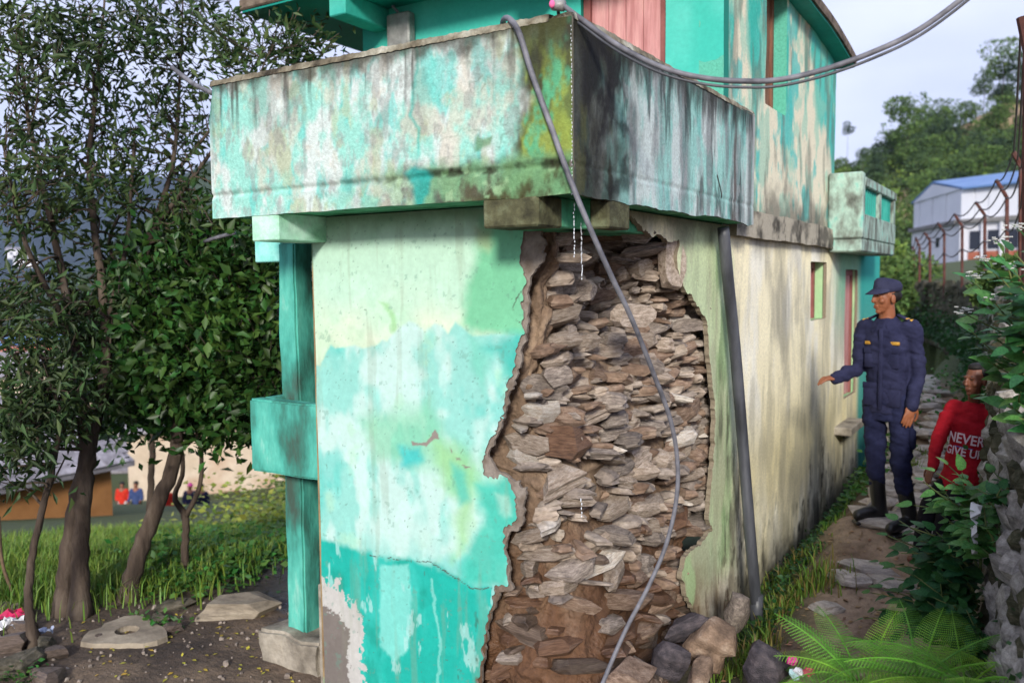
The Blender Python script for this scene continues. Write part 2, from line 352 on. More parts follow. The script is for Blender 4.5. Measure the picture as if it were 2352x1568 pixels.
    for q in ([(1032, 1030), (1040, 1038), (1034, 1040)], [(1046, 1048), (1058, 1056), (1048, 1055)], [(1060, 1066), (1080, 1072), (1066, 1078)]):
        c = mixc(c, lin(140, 132, 124, .75), sst(-.004, .004, polysd(onA(q), xf, zf)))
    for q, w in (([(850, 1274), (900, 1282), (940, 1288), (985, 1290), (1020, 1310), (1060, 1335), (1085, 1352), (1130, 1348)], .0035), ([(1197, 668), (1182, 690), (1176, 712), (1186, 738), (1198, 742)], .004)):
        c = mixc(c, lin(70, 66, 60), sst(w, w*.3, linesd(onA(q), x+(n(50, 3)-.5)*.02, z+(n(50, 4)-.5)*.02))*sst(.35, .5, n(20, 99)))
    c = mixc(c, lin(120, 150, 110, K), sst(2.50, 2.62, z+(n(6, 17)-.5)*.1)*.6)
    fl = sst(.60, .612, n(11, 111, 5, .8)); c = c*(1+.06*fl[..., None])                  # crisp lifted flakes, specks and hairline cracks
    c = mixc(c, lin(120, 170, 150, K), sst(.735, .745, n(34, 113, 4))*.35); c = mixc(c, lin(90, 110, 96, .7), sst(.84, .85, n(60, 117, 3))*.6)
    c = mixc(c, lin(150, 160, 130, .7), sst(.60, .75, fbm(x*16, z*1.6, 131, 4))*.25)
    return c
def mapA(y0, amp):
    return lambda x, z, d: np.stack([x+0*z, y0+d-amp*(fbm(x*2.2, z*2.2, 5, 3)-.5), z+0*x], -1)
us = np.arange(-1.5715, .02, .0056); vs_ = np.arange(0-.25, HS+.01, .0056)
keepA = lambda x, z: polysd(holeA, x+(fbm(x*26, z*26, 41)-.5)*.045+(vn(x*80, z*80, 4)-.5)*.012, z+(fbm(x*26, z*26, 42)-.5)*.045+(vn(x*80, z*80, 5)-.5)*.012) < 0
grid('front_wall', us, vs_, mapA(0, .02), m_paint, keepA, paintA, .014, lin(150, 140, 130, .8), house)
keepG = lambda x, z: polysd(holeG, x+(fbm(x*22, z*22, 51)-.5)*.06+(vn(x*70, z*70, 6)-.5)*.012, z+(fbm(x*22, z*22, 52)-.5)*.06+(vn(x*70, z*70, 7)-.5)*.012) < 0
def paintG(x, z):
    c = np.broadcast_to(lin(150, 140, 130, .8), x.shape+(3,)).copy()
    return mixc(mixc(c, lin(124, 112, 100, .8), sst(.4, .65, fbm(x*12, z*12, 3))), lin(108, 84, 64, .7), sst(1.2, .5, z+(fbm(x*5, z*5, 8)-.5)*.6))
grid('plaster_backing', np.arange(-1.0, .02, .009), np.arange(-.2, HS+.01, .009), mapA(.0125, .02), m_old, keepG, paintG, .016, lin(132, 122, 112, .8), house)
MB().box((-1.565, .03, -.25), (-1.05, .42, HS-.01)).obj('wall_core', m_conc, house)
# left jamb of the front wall, brown where paint never reached
MB().box((-1.585, .0, -.25), (-1.5725, .44, HS-.02), .003).obj('wall_jamb', mat('jamb_paint', cols=[lin(120, 96, 70), lin(150, 130, 95), lin(110, 175, 150)], scale=3, var=.2), house)
MB().box((-1.625, .02, -.25), (-1.586, .40, .62), .006).obj('skirting_block', m_conc, house)

# ------------------------------------------------------------------ side wall (x = 0)
PB = [(1440, 480), (1480, 528), (1500, 545), (1520, 540), (1540, 558), (1563, 554), (1560, 590), (1561, 622), (1580, 668), (1594, 684), (1610, 712), (1625, 738), (1629, 800), (1635, 852), (1642, 920), (1644, 975),
      (1639, 1080), (1631, 1188), (1640, 1218), (1612, 1250), (1580, 1275), (1568, 1320), (1580, 1370), (1600, 1410), (1630, 1450), (1600, 1500), (1500, 1640)]
hb = onB(PB); holeB = np.vstack([[(-.5, 3.2), (hb[0, 0], 3.2)], hb, [(-.5, hb[-1, 1])]])
def paintB(y, z):
    n = lambda s, sd, o=4, st=1: fbm(y*s, z*s*st, sd, o)
    yw = y+(n(5, 3)-.5)*.15; zw = z+(n(5, 9)-.5)*.15
    pm = lambda L, s: sst(-s, s, polysd(onB(L), yw, zw))
    cream = lin(250, 240, 202, 1.0); pale = lin(244, 240, 220, 1.0); green = lin(196, 224, 172, .86)
    c = mixc(np.broadcast_to(cream, y.shape+(3,)).copy(), pale, sst(.42, .62, n(3, 21, 4, .4)))
    c = mixc(c, lin(250, 236, 180, .8), sst(1.5, .9, zw)*sst(.3, .9, zw)*.7)
    st = fbm(y*6, z*1.5, 33, 5); st2 = fbm(y*14, z*3.0, 37, 5)
    c = mixc(c, green, pm([(1480, 480), (1668, 480), (1690, 900), (1690, 1300), (1560, 1400), (1560, 480)], .12)*.75)
    c = mixc(c, lin(150, 190, 130, .7), pm([(1640, 560), (1672, 560), (1685, 1250), (1650, 1300)], .05)*sst(.35, .6, st2)*.7)
    c = mixc(c, lin(192, 186, 160, .74), sst(.50, .68, st)*.5)
    c = mixc(c, lin(98, 94, 82, .7), sst(.56, .72, st2)*(.16+.6*pm([(1650, 850), (1700, 850), (1720, 1420), (1640, 1420)], .1)))
    c = mixc(c, lin(150, 146, 134, .75), pm([(1770, 560), (1838, 570), (1838, 760), (1800, 860), (1760, 800)], .18)*sst(.36, .62, n(4, 47, 4, .5))*.5)
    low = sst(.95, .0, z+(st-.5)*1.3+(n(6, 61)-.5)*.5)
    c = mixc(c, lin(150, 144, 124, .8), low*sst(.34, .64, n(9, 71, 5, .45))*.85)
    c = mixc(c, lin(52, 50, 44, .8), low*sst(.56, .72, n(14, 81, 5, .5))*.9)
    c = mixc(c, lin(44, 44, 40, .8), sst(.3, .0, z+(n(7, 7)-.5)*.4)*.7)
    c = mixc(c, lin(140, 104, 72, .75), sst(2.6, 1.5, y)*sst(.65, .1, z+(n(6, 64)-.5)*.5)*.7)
    c = mixc(c, lin(196, 226, 168, .78), pm([(1572, 1285), (1592, 1275), (1600, 1340), (1585, 1395), (1572, 1370)], .03)*.8)
    c = mixc(c, lin(96, 94, 84, .8), sst(2.42, 2.62, z+(n(4, 17)-.5)*.22)*.75)
    c = mixc(c, lin(120, 205, 170, .75), sst(5.2, 5.8, y+(n(3, 5)-.5)*.5)*sst(1.4, 2.3, z)*.8)
    c = mixc(c, lin(40, 185, 175, .75), sst(6.6, 6.9, y)*.9)
    return c
ys = np.concatenate([np.arange(-.0, 2.6, .0062), np.arange(2.6, 8.02, .02)]); zs = np.arange(-.2, HS+.01, .0085)
OPEN_B = [(4.42, 5.02, 1.90, 2.42), (5.95, 6.62, 1.02, 2.36)]
def keepB(y, z):
    k = polysd(holeB, y+(fbm(y*16, z*26, 41)-.5)*.06, z+(fbm(y*16, z*26, 42)-.5)*.05) < 0
    for a, b, c, d in OPEN_B: k &= ~((y > a) & (y < b) & (z > c) & (z < d))
    return k
mapB = lambda y, z, d: np.stack([-d+.03*(fbm(y*1.3, z*1.3, 15, 3)-.5)+0*z, y+0*z, z+0*y], -1)
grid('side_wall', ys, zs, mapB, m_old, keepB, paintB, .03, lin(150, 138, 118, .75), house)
m_jamb = mat('green_jamb', cols=[lin(150, 205, 150, .8), lin(196, 222, 170, .8)], scale=3, var=.1, bump=.15)
for i, (a, b, c, d) in enumerate(OPEN_B):       # deep reveals of the window and the door
    n_ = 'window' if i == 0 else 'door'
    g = MB().box((-.40, b, c-.002), (-.031, b+.06, d+.05)).box((-.40, a-.06, c-.002), (-.031, a, d+.05)).box((-.40, a, d), (-.031, b, d+.05)).box((-.40, a, c-.05), (-.031, b, c))
    g.obj('reveal', m_jamb, house)
    dp_ = -.10 if i == 0 else -.055
    w = MB().box((dp_-.06, a+.001, c+.001), (dp_, a+.06, d-.001)).box((dp_-.06, b-.06, c+.001), (dp_, b-.001, d-.001)).box((dp_-.06, a+.06, d-.06), (dp_, b-.06, d-.001)).obj(n_, m_pinkd, house)
    k = 4
    for j in range(k):
        u0 = a+.062+(b-a-.124)*j/k; u1 = a+.062+(b-a-.124)*(j+1)/k-.004
        MB().box((dp_-.045, u0, c+.004), (dp_-.018, u1, d-.062), .003).obj('plank', m_pink, w)
MB().box((-.02, 5.5, .72), (.16, 6.2, .80), .01).obj('doorstep', m_conc, house)

# ------------------------------------------------------------------ balcony parapet with its slab edge
def stain(u, v, top, seed, dark):
    """drips running down from the coping"""
    s = fbm(u*11, v*1.3, seed, 5); return sst(.5, .70, s+.16*sst(top-.5, top, v)*dark)
def paintPF(x, z):
    T = HS+HP
    n = lambda s, sd, o=4, st=1: fbm(x*s, z*s*st, sd, o)
    xw = x+(n(8, 3)-.5)*.09; zw = z+(n(8, 9)-.5)*.09
    o2 = lambda L: onpl(L, 1, -oF, 0, 2)
    pm = lambda L, s: sst(-s, s, polysd(o2(L), xw, zw))
    c = mixc(np.broadcast_to(lin(166, 232, 216, K*1.12), x.shape+(3,)).copy(), lin(224, 238, 232, K*1.12), sst(.40, .6, n(9, 21, 5, .6)))
    c = mixc(c, lin(120, 228, 216, K), sst(.54, .68, n(11, 31, 5, .5))*.7)
    c = mixc(c, lin(238, 228, 208, K), sst(.52, .66, n(9, 43, 5, .6))*.65)
    c = mixc(c, lin(206, 216, 176, K), sst(.58, .72, n(12, 53, 5, .6))*.6)
    c = mixc(c, lin(176, 178, 174, K), sst(.56, .68, n(22, 57, 5, .45))*.55)
    c = mixc(c, lin(70, 216, 200, K), sst(.02, .0, np.abs(xw-o2([(955, 300)])[0, 0]))*sst(2.7, 2.9, z)*.7)
    gs = stain(x, z, T, 61, 1.0)
    c = mixc(c, lin(128, 124, 116, .7), gs*sst(T-.62, T-.05, z)*.40*sst(.35, .6, n(14, 62, 5, .5)))
    c = mixc(c, lin(70, 66, 60, .7), sst(.58, .74, fbm(x*26, z*2.2, 67, 4))*sst(T-.42, T, z+(n(6, 5)-.5)*.2)*.8)
    c = mixc(c, lin(70, 66, 54, .7), sst(T-.10, T-.01, z+(n(12, 15, 5)-.5)*.16)*.8)
    cr = sst(.018, .003, np.abs(n(7, 81, 3)-.5))*sst(-.75, -.35, x)*sst(3.28, 3.1, z)*sst(2.74, 2.85, z)
    c = mixc(c, lin(110, 132, 112, .7), cr*.4)
    alg = pm([(1180, 20), (1330, 20), (1330, 480), (1050, 480), (1130, 430), (1175, 380), (1205, 250), (1200, 150)], .03)
    ca = mixc(np.broadcast_to(lin(108, 120, 58, .68), x.shape+(3,)).copy(), lin(150, 168, 70, .7), sst(.45, .62, n(9, 91, 5, .6)))
    ca = mixc(ca, lin(64, 56, 34, .7), sst(.52, .68, n(12, 95, 5, .35))*.9)
    ca = mixc(ca, lin(92, 190, 140, .7), sst(.58, .7, n(10, 97, 5, .6))*.85)
    ca = mixc(ca, lin(54, 48, 36, .7), sst(T-.30, T-.02, z+(n(7, 3)-.5)*.3)*.75)
    c = mixc(c, ca, alg*.95)
    lo = sst(-1.35, -.45, x+(n(4, 14)-.5)*.5)
    band = sst(HS+.20, HS+.13, z+(n(10, 19)-.5)*.07)
    cb = mixc(np.broadcast_to(lin(120, 168, 120, .7), x.shape+(3,)).copy(), lin(74, 70, 46, .7), sst(.40, .6, n(11, 23, 5, .6)))
    cb = mixc(cb, lin(160, 200, 150, .72), sst(.6, .72, n(14, 27, 5))*.8)
    c = mixc(c, cb, band*lo*.92)
    c = mixc(c, lin(44, 40, 30, .8), sst(.030, .008, np.abs(z-(HS+.125)+(n(9, 28)-.5)*.03))*(lo*.8*sst(.34, .56, n(13, 30, 4))+.22*sst(.5, .6, n(9, 29))))
    c = mixc(c, lin(42, 182, 172, K), pm([(935, 395), (985, 390), (995, 420), (975, 470), (955, 470), (945, 430)], .02)*.85)
    for q in ([(1085, 315), (1100, 325), (1130, 318), (1118, 338), (1088, 345)], [(1012, 388), (1030, 384), (1028, 394), (1014, 396)], [(1150, 380), (1175, 372), (1172, 392), (1154, 394)]):
        c = mixc(c, lin(112, 150, 104, .7), sst(-.01, .008, polysd(o2(q), xw, zw))*.8)
    c = mixc(c, lin(70, 150, 140, .7), sst(-1.84, -1.93, x+(n(12, 8)-.5)*.06)*sst(2.9, 3.2, z)*.7)
    return c
def groove(z): return .010*np.exp(-((z-HS-.118)/.012)**2)
mapPF = lambda x, z, d: np.stack([x+0*z, -oF+d+groove(z)-.012*(fbm(x*3, z*3, 25, 3)-.5)*sst(oS, oS-.06, x), z+.014*(fbm(x*7, 3+0*z, 26)-.5)*sst(3.0, 3.29, z)+.012*(fbm(x*6, 9+0*z, 29)-.5)*sst(2.7, 2.6, z)], -1)
par = MB().box((-LF+.01, -oF+.02, HS+.02), (oS-.10, -oF+.115, HS+HP-.012), .004).obj('front_parapet', m_conc, house)
keepPF = lambda x, z: ~((x < -LF+.035) & (z > 3.12+(x+LF)*4.6+(fbm(x*30, z*30, 4)-.5)*.06))
grid('front_parapet_face', np.arange(-LF, oS+.001, .0056), np.arange(HS, HS+HP+.001, .0056), mapPF, m_old, keepPF, paintPF, .012, lin(128, 122, 108, .7), house)
def paintPS(y, z):
    T = HS+HP
    n = lambda s, sd, o=4, st=1: fbm(y*s, z*s*st, sd, o)
    yw = y+(n(7, 3)-.5)*.10; zw = z+(n(7, 9)-.5)*.09
    o2 = lambda L: onpl(L, 0, oS, 1, 2)
    pm = lambda L, s: sst(-s, s, polysd(o2(L), yw, zw))
    c = mixc(np.broadcast_to(lin(160, 212, 202, .86), y.shape+(3,)).copy(), lin(204, 218, 214, .88), sst(.42, .62, n(8, 21, 5, .4)))
    c = mixc(c, lin(120, 196, 188, .74), sst(.55, .68, n(9, 31, 5, .35))*.6)
    c = mixc(c, lin(124, 124, 128, .72), sst(.47, .66, fbm(y*8, z*1.7, 33, 5))*.65)
    c = mixc(c, lin(56, 56, 58, .75), sst(.54, .70, fbm(y*12, z*2.6, 61, 5)+.13*sst(T-.35, T, z))*.75)
    c = mixc(c, lin(178, 184, 184, .74), sst(.56, .68, n(20, 57, 5, .5))*.5)
    c = mixc(c, lin(40, 38, 34, .8), sst(T-.17, T-.02, z+(fbm(y*20, z*3, 6)-.5)*.3)*.8)
    near = sst(.42, -.12, y+(n(6, 14)-.5)*.45)
    c = mixc(c, lin(46, 44, 32, .75), near*.92); c = mixc(c, lin(94, 96, 58, .7), near*sst(.55, .7, n(12, 16, 5, .4))*.6)
    bl = pm([(1345, 50), (1440, 110), (1450, 200), (1420, 290), (1380, 330), (1360, 440), (1340, 440), (1330, 100)], .05)
    c = mixc(c, lin(36, 36, 38, .8), bl*sst(.40, .56, n(7, 77, 5, .5))*.9)
    for q in ([(1415, 280), (1436, 262), (1440, 300), (1425, 318)], [(1420, 380), (1440, 350), (1438, 395), (1425, 410)], [(1385, 420), (1450, 400), (1445, 440), (1400, 450)], [(1360, 395), (1380, 400), (1372, 425)]):
        c = mixc(c, lin(34, 38, 38, .8), sst(-.03, .025, polysd(o2(q), yw+(n(25, 71)-.5)*.05, zw+(n(25, 72)-.5)*.05))*.75)
    c = mixc(c, lin(96, 78, 74, .75), sst(.06, .02, np.abs(yw-1.72))*sst(.4, .6, n(9, 45, 4, .2))*.8)
    c = mixc(c, lin(70, 72, 74, .75), sst(1.95, 2.02, y)*sst(2.10, 2.04, y)*.7)
    c = mixc(c, lin(206, 210, 208, .74), sst(2.05, 2.10, y)*.8)
    c = mixc(c, lin(46, 34, 28), sst(.014, .006, linesd(o2([(1648, 405), (1654, 430), (1658, 452)]), y, z)))
    return c
mapPS = lambda y, z, d: np.stack([oS-d-groove(z)*.4+.012*(fbm(y*3, z*3, 35, 3)-.5)*sst(-oF, -oF+.06, y), y+0*z, z+.016*(fbm(y*6, 3+0*z, 36)-.5)*sst(3.0, 3.29, z)+.03*(fbm(y*5, 9+0*z, 39)-.5)*sst(2.75, 2.6, z)], -1)
MB().box((oS-.115, -oF+.13, HS+.02), (oS-.02, LS-.01, HS+HP-.012), .004).obj('side_parapet', m_conc, house)
grid('side_parapet_face', np.arange(-oF+.003, LS+.001, .0065), np.arange(HS, HS+HP+.001, .0056), mapPS, m_old, None, paintPS, .012, lin(122, 118, 110, .7), house)
# slab under the terrace
MB().box((-LF+.02, -oF+.015, HS+.012), (oS-.02, LS-.02, HS+.10)).obj('balcony_slab', m_green, house)
# a mossy crust along the copings
def coping(name, a, b, n, w):
    V = []; F = []; a = Vector(a); b = Vector(b); t = (b-a).normalized(); s = Vector((-t.y, t.x, 0))
    for i in range(n+1):
        p = a.lerp(b, i/n); h = .012+.016*fbm(i*.21, 1.3, 77, 4)
        for (q, z) in ((-w, -.012), (-w*.86, h*.8), (-w*.3, h), (w*.3, h*.9), (w*.86, h*.7), (w, -.012)):
            V.append(p+s*q+Vector((0, 0, z+.004*random.random())))
    for i in range(n):
        for k in range(5): F.append((i*6+k, i*6+k+1, i*6+k+7, i*6+k+6))
    F += [tuple(range(6)), tuple(n*6+5-k for k in range(6))]
    link(name, mesh(name, V, F, mat('coping_crust', cols=[lin(52, 46, 36), lin(112, 104, 86), lin(150, 146, 128), lin(196, 194, 180)], scale=7, detail=7, rough=.95, var=.35, vscale=50, bump=.7, bscale=80), True), house)
coping('coping', (-LF+.02, -oF+.045, HS+HP), (oS-.10, -oF+.045, HS+HP), 150, .052)
coping('coping', (oS-.052, -oF+.02, HS+HP), (oS-.052, LS, HS+HP), 150, .055)
# cantilever beams under the slab
def beam(x0, x1, y0, y1, h=.115, m=m_green):
    return MB().box((x0, y0, HS-h), (x1, y1, HS+.011), .006).obj('beam', m, house)
beam(-1.66, -1.47, -oF+.004, .02, .125, mat('stained_beam', cols=[lin(110, 170, 130), lin(170, 215, 190), lin(205, 225, 215)], scale=6, var=.2, bump=.3))
m_beamd = mat('mossy_beam', cols=[lin(40, 38, 28), lin(84, 84, 60), lin(120, 128, 100)], scale=9, detail=7, var=.35, bump=.6)
beam(-.255, -.0, -oF+.20, .2, .115); MB().box((-.262, -oF+.003, HS-.118), (.004, -oF+.21, HS+.008), .008).obj('beam_end', m_beamd, house)
beam(-.1, oS-.09, .005, .20, .115); MB().box((oS-.095, -.006, HS-.118), (oS-.003, .212, HS+.008), .008).obj('beam_end', m_beamd, house)
beam(-.35, -.04, .20, 2.4, .10); beam(-1.57, -.25, .03, .2, .06)
# further left: gallery slab, pillar and half-height parapet of the porch
MB().box((-2.56, .55, HS-.09), (-LF+.18, 2.6, HS+.05), .006).obj('gallery_slab', m_turqd, house)
MB().box((-2.58, .50, HS-.20), (-2.22, .56, HS+.03), .006).obj('gallery_beam_end', mat('worn_turquoise', cols=[lin(90, 190, 176), lin(150, 220, 208), lin(190, 225, 216)], scale=5, var=.2), house)
MB().box((-2.5, .56, HS-.19), (-2.28, 2.4, HS-.09), .006).obj('beam', m_turqd, house)
# ------------------------------------------------------------------ exposed rubble masonry of the fallen corner
def interp(v, xs, ys): return np.interp(v, xs, ys)
hA = onA(PG); hAz = hA[::-1, 1]; hAx = hA[::-1, 0]
o_ = np.argsort(hb[:, 1]); hBz = hb[o_, 1]; hBy = hb[o_, 0]
def plan(z):                                     # plan curve of the broken face at height z
    xl = interp(z, np.maximum.accumulate(hAz), hAx); yr = interp(z, hBz, hBy)
    mx_ = interp(z, [-.2, .1, .35, .7, 1.2, 1.7, 2.2, 2.6], [.30, .16, .02, -.10, -.20, -.28, -.50, -.70])
    my_ = interp(z, [-.2, .1, .35, .7, 1.2, 1.7, 2.2, 2.6], [-.30, -.05, .18, .36, .50, .60, .86, 1.05])
    yr = max(yr, .9)
    return [Vector((xl-.30, .13, z)), Vector((xl+.0, .15+.02*math.sin(z*9), z)), Vector((mx_*.55+(xl+.05)*.45, my_*.55, z)), Vector((mx_, my_, z)), Vector((min(mx_*.45-.10, -.14), my_*.4+yr*.6, z)), Vector((-.17, yr+.02, z)), Vector((-.17, yr+.35, z))]
NS = 150; zs2 = np.arange(-.2, HS-.02, .018); Pg = []
for z in zs2:
    r = rails(plan(z), 25)
    Pg.append([(p.x, p.y, p.z) for p in r])
Pg = np.array(Pg); nz, ns, _ = Pg.shape
T = np.gradient(Pg, axis=1); T /= np.linalg.norm(T, axis=2, keepdims=True)+1e-9
NRM = np.stack([T[..., 1], -T[..., 0], 0*T[..., 0]], -1)         # out of the wall
S_ = np.arange(ns)[None, :]*.016+0*Pg[..., 2]
dsp = (fbm(S_*12, Pg[..., 2]*22, 3, 5)-.5)*.09-.035*sst(.4, 1.0, Pg[..., 2])+.02+(fbm(S_*4, Pg[..., 2]*5, 31, 3)-.5)*.10*sst(.9, .4, Pg[..., 2])
Pd = Pg+NRM*dsp[..., None]
wetm = sst(1.25, .55, Pg[..., 2]+(fbm(S_*3, Pg[..., 2]*3, 8)-.5)*.6)
mc = mixc(np.broadcast_to(lin(166, 142, 118, .78), S_.shape+(3,)).copy(), lin(132, 110, 90, .8), sst(.4, .6, fbm(S_*6, Pg[..., 2]*6, 5)))
mc = mixc(mc, lin(106, 74, 52, .8), wetm*.9)
ii = np.arange(nz*ns).reshape(nz, ns); q = np.stack([ii[:-1, :-1], ii[:-1, 1:], ii[1:, 1:], ii[1:, :-1]], -1).reshape(-1, 4)
core = link('rubble_core', mesh('rubble_core', Pd.reshape(-1, 3), q, m_mud, True, mc.reshape(-1, 3), {'wet': (wetm*.75*sst(.45, .6, fbm(S_*9, Pg[..., 2]*9, 15))).ravel()}), house, label='brown mud mortar and stones of the broken corner')
m_stone = []
for nm, cs in (('grey_slate', [(116, 106, 100), (168, 154, 142), (208, 194, 180)]), ('buff_stone', [(142, 124, 108), (192, 174, 156), (222, 208, 194)]), ('brown_stone', [(122, 98, 82), (164, 138, 118), (194, 170, 150)]), ('pale_quartz', [(190, 172, 152), (225, 214, 200), (240, 236, 228)])):
    m_stone.append(mat(nm, cols=[lin(*c, .8) for c in cs], scale=7, detail=7, stretch=(1, 1, 1.7), rough=.88, var=.38, vscale=30, bump=.9, bscale=34, bdist=.012, objvar=.28, spec=.3))
m_wet = []
for nm, cs in (('wet_brown_stone', [(82, 58, 44), (118, 88, 68), (146, 114, 90)]), ('wet_grey_stone', [(76, 64, 56), (112, 96, 84), (140, 122, 108)])):
    m_wet.append(mat(nm, cols=[lin(*c, .8) for c in cs], scale=7, detail=7, stretch=(1, 1, 3), rough=.42, var=.3, vscale=40, bump=.7, bscale=42, bdist=.012, objvar=.25, spec=.5))
def stone_mesh(name, m, seed, sharp=.5, flat=1.0):
    """an angular slab of split stone: a few uneven polygon layers stacked and chipped"""
    r = random.Random(seed); n = r.randint(5, 7); ang = sorted(r.uniform(0, 6.283) for _ in range(n)); L = 3 if r.random() < .7 else 4
    ang = [a*.5+.5*6.283*i/n for i, a in enumerate(ang)]; rad = [r.uniform(.30, .60) for _ in range(n)]; V = []; F = []
    tx, ty = r.uniform(-.2, .2), r.uniform(-.25, .25)
    for k in range(L+1):
        z = -.5+k/L; sc = (1-.30*abs(z*2)**2.2)*r.uniform(.90, 1.08); ox, oy = r.uniform(-.05, .05), r.uniform(-.05, .05)
        for i in range(n):
            q = sc*rad[i]*r.uniform(.86, 1.12); x, y = math.cos(ang[i])*q+ox, math.sin(ang[i])*q+oy; V.append((x, y, z+x*tx*abs(z)*2+y*ty*abs(z)*2+r.uniform(-.05, .05)))
    for k in range(L):
        for i in range(n): F.append((k*n+i, k*n+(i+1) % n, (k+1)*n+(i+1) % n, (k+1)*n+i))
    V += [(0, 0, -.52+r.uniform(-.06, .02)), (0, 0, .5+r.uniform(-.02, .08))]; c0 = len(V)-2
    for i in range(n): F += [(c0, (i+1) % n, i), (c0+1, L*n+i, L*n+(i+1) % n)]
    bm = bmesh.new(); vv = [bm.verts.new(v) for v in V]
    for f in F: bm.faces.new([vv[i] for i in f])
    bmesh.ops.bevel(bm, geom=bm.edges[:], offset=.010, segments=1, affect='EDGES')
    me = bpy.data.meshes.new(name); bm.to_mesh(me); bm.free(); me.materials.append(m)
    return me
SM = [[stone_mesh('stone', m, 100*i+k) for k in range(9)] for i, m in enumerate(m_stone+m_wet)]
SMV = [[np.array([v.co for v in me.vertices]) for me in L] for L in SM]
from mathutils import Euler
cand = []
z = -.12
while z < HS-.06:
    row = .036+.022*random.random(); iz = int(np.clip((z+.2)/.018, 0, nz-1)); s = 22+random.random()*4
    while s < ns-8:
        low = z < .75+random.uniform(-.25, .25)
        w = random.choice([.07, .09, .11, .13, .16, .20, .26, .33])*random.uniform(.85, 1.2)*(1.1 if z < 1.0 else 1)
        h = min(w*random.uniform(.2, .45), random.uniform(1.0, 1.8)*row); 
        seg = np.linalg.norm(Pg[iz, min(int(s)+1, ns-1)]-Pg[iz, int(s)])+1e-6
        i2 = int(min(s+w/seg*.5, ns-1)); p = Vector(Pd[iz, i2]); nr = Vector(NRM[iz, i2])
        cand.append((w, h, p, nr, z+random.uniform(-.012, .012), low)); s += w/seg*random.uniform(.78, .94)
    z += row
cand.sort(key=lambda c: -c[0]*c[1])
chV, chF = [], []
mats_i = lambda low: random.choice([2, 4, 4, 5, 4, 0]) if low else random.choices([0, 1, 2, 3], [4, 4, 3.4, .5])[0]
for k, (w, h, p, nr, z, low) in enumerate(cand):
    d = random.uniform(.16, .28); ang = math.atan2(nr.x, -nr.y)+random.uniform(-.35, .35)
    ro = Euler((random.uniform(-.34, .2), random.gauss(0, .15), ang)); mi = mats_i(low); j = random.randrange(9)
    pos = p+nr*(random.uniform(-.045, .075)*(1 if z > .6 else .45)-d*.10+.03); pos.z = z
    if pos.x > .33: continue
    if z > .3 and pos.y > .6: pos.x = min(pos.x, -.035-d*.42)
    if pos.x < -.12 and pos.y < .5: pos.y = max(pos.y, .05+d*.42)
    if random.random() < (.42 if z < .5 else .3 if z < .78 else 0): continue
    if k < 292:
        link('stone', SM[mi][j], core, pos, ro, (w*1.12, d, h*1.2))
    else:
        Mx = Matrix.LocRotScale(pos, ro, Vector((w*1.1, d, h*1.2))); n0 = len(chV)
        chV += [Mx @ v.co for v in SM[mi][j].vertices]; chF += [(tuple(v+n0 for v in f.vertices), mi) for f in SM[mi][j].polygons]
me = mesh('small_stones', chV, [f for f, _ in chF], m_stone+m_wet); me.polygons.foreach_set('material_index', np.array([i for _, i in chF], np.int32))
link('small_stones', me, core, kind='stuff')
for (px, py, w, h, mi, dy) in ((1335, 668, .16, .11, 0, .52), (1300, 1015, .36, .15, 4, .30), (1440, 725, .28, .11, 1, .55), (1285, 955, .30, .10, 2, .34), (1535, 605, .2, .26, 1, 1.25)):
    p = on(px, py, 1, dy); link('stone', SM[mi][3], core, p, (random.uniform(-.1, .1), random.uniform(-.08, .08), .5), (w, .2, h))

# ------------------------------------------------------------------ upper storey
def paintU(side):
    def f(u, z):
        n = lambda s, sd, o=4, st=1: fbm(u*s, z*s*st, sd, o)
        c = mixc(np.broadcast_to(lin(76, 210, 190, .7), u.shape+(3,)).copy(), lin(108, 226, 208, .7), sst(.4, .65, n(2, 3, 4, .6)))
        if side:
            cr = lin(236, 230, 202, .88)
            m = sst(.45, .62, fbm(u*3.0, z*.9, 13, 5)+.25*sst(4.0, 3.2, z)-.20*sst(4.2, 4.9, u)*sst(3.2, 3.9, z))
            c = mixc(c, cr, m); c = mixc(c, lin(160, 226, 200, .74), sst(.52, .64, n(7, 33, 5, .6))*.6)
            c = mixc(c, lin(86, 214, 204, .74), sst(.6, .68, n(4, 37, 5, .7))*.8)
            c = mixc(c, lin(120, 118, 108, .72), sst(.55, .7, fbm(u*9, z*2.2, 23, 5))*.55)
            c = mixc(c, lin(84, 80, 76, .72), sst(3.0, 2.7, z+(n(5, 27)-.5)*.5)*.7)
            c = mixc(c, lin(74, 70, 66, .72), sst(4.95, 5.3, u+(n(5, 29)-.5)*.5)*sst(3.7, 2.9, z)*.85)
            c = mixc(c, lin(90, 92, 90, .72), sst(2.35, 2.0, u+(n(4, 2)-.5)*.3)*sst(3.7, 3.3, z)*.7)
        return c
    return f
mapU = lambda x, z, d: np.stack([x+0*z, 2.0+d+.015*(fbm(x*2, z*2, 5)-.5), z+0*x], -1)
DX0, DX1 = -.99, -.385
grid('upper_front_wall', np.arange(-2.94, .001, .012), np.arange(2.66, 4.56, .02), mapU, m_paint, lambda x, z: ~((x > DX0) & (x < DX1) & (z < 4.36)), paintU(0), .10, lin(40, 150, 132, .7), house)
mapUS = lambda y, z, d: np.stack([-d+.02*(fbm(y*1.5, z*1.5, 25)-.5)*sst(2.0, 2.2, y)+0*z, y+0*z, z+0*y], -1)
WY0, WY1 = 2.93, 3.52
grid('upper_side_wall', np.concatenate([np.arange(2.0, 3.4, .011), np.arange(3.4, 5.33, .02)]), np.arange(HS+.001, 4.56, .014), mapUS, m_old, lambda y, z: ~((y > WY0) & (y < WY1) & (z > 3.52)), paintU(1), .16, lin(110, 205, 178, .7), house)
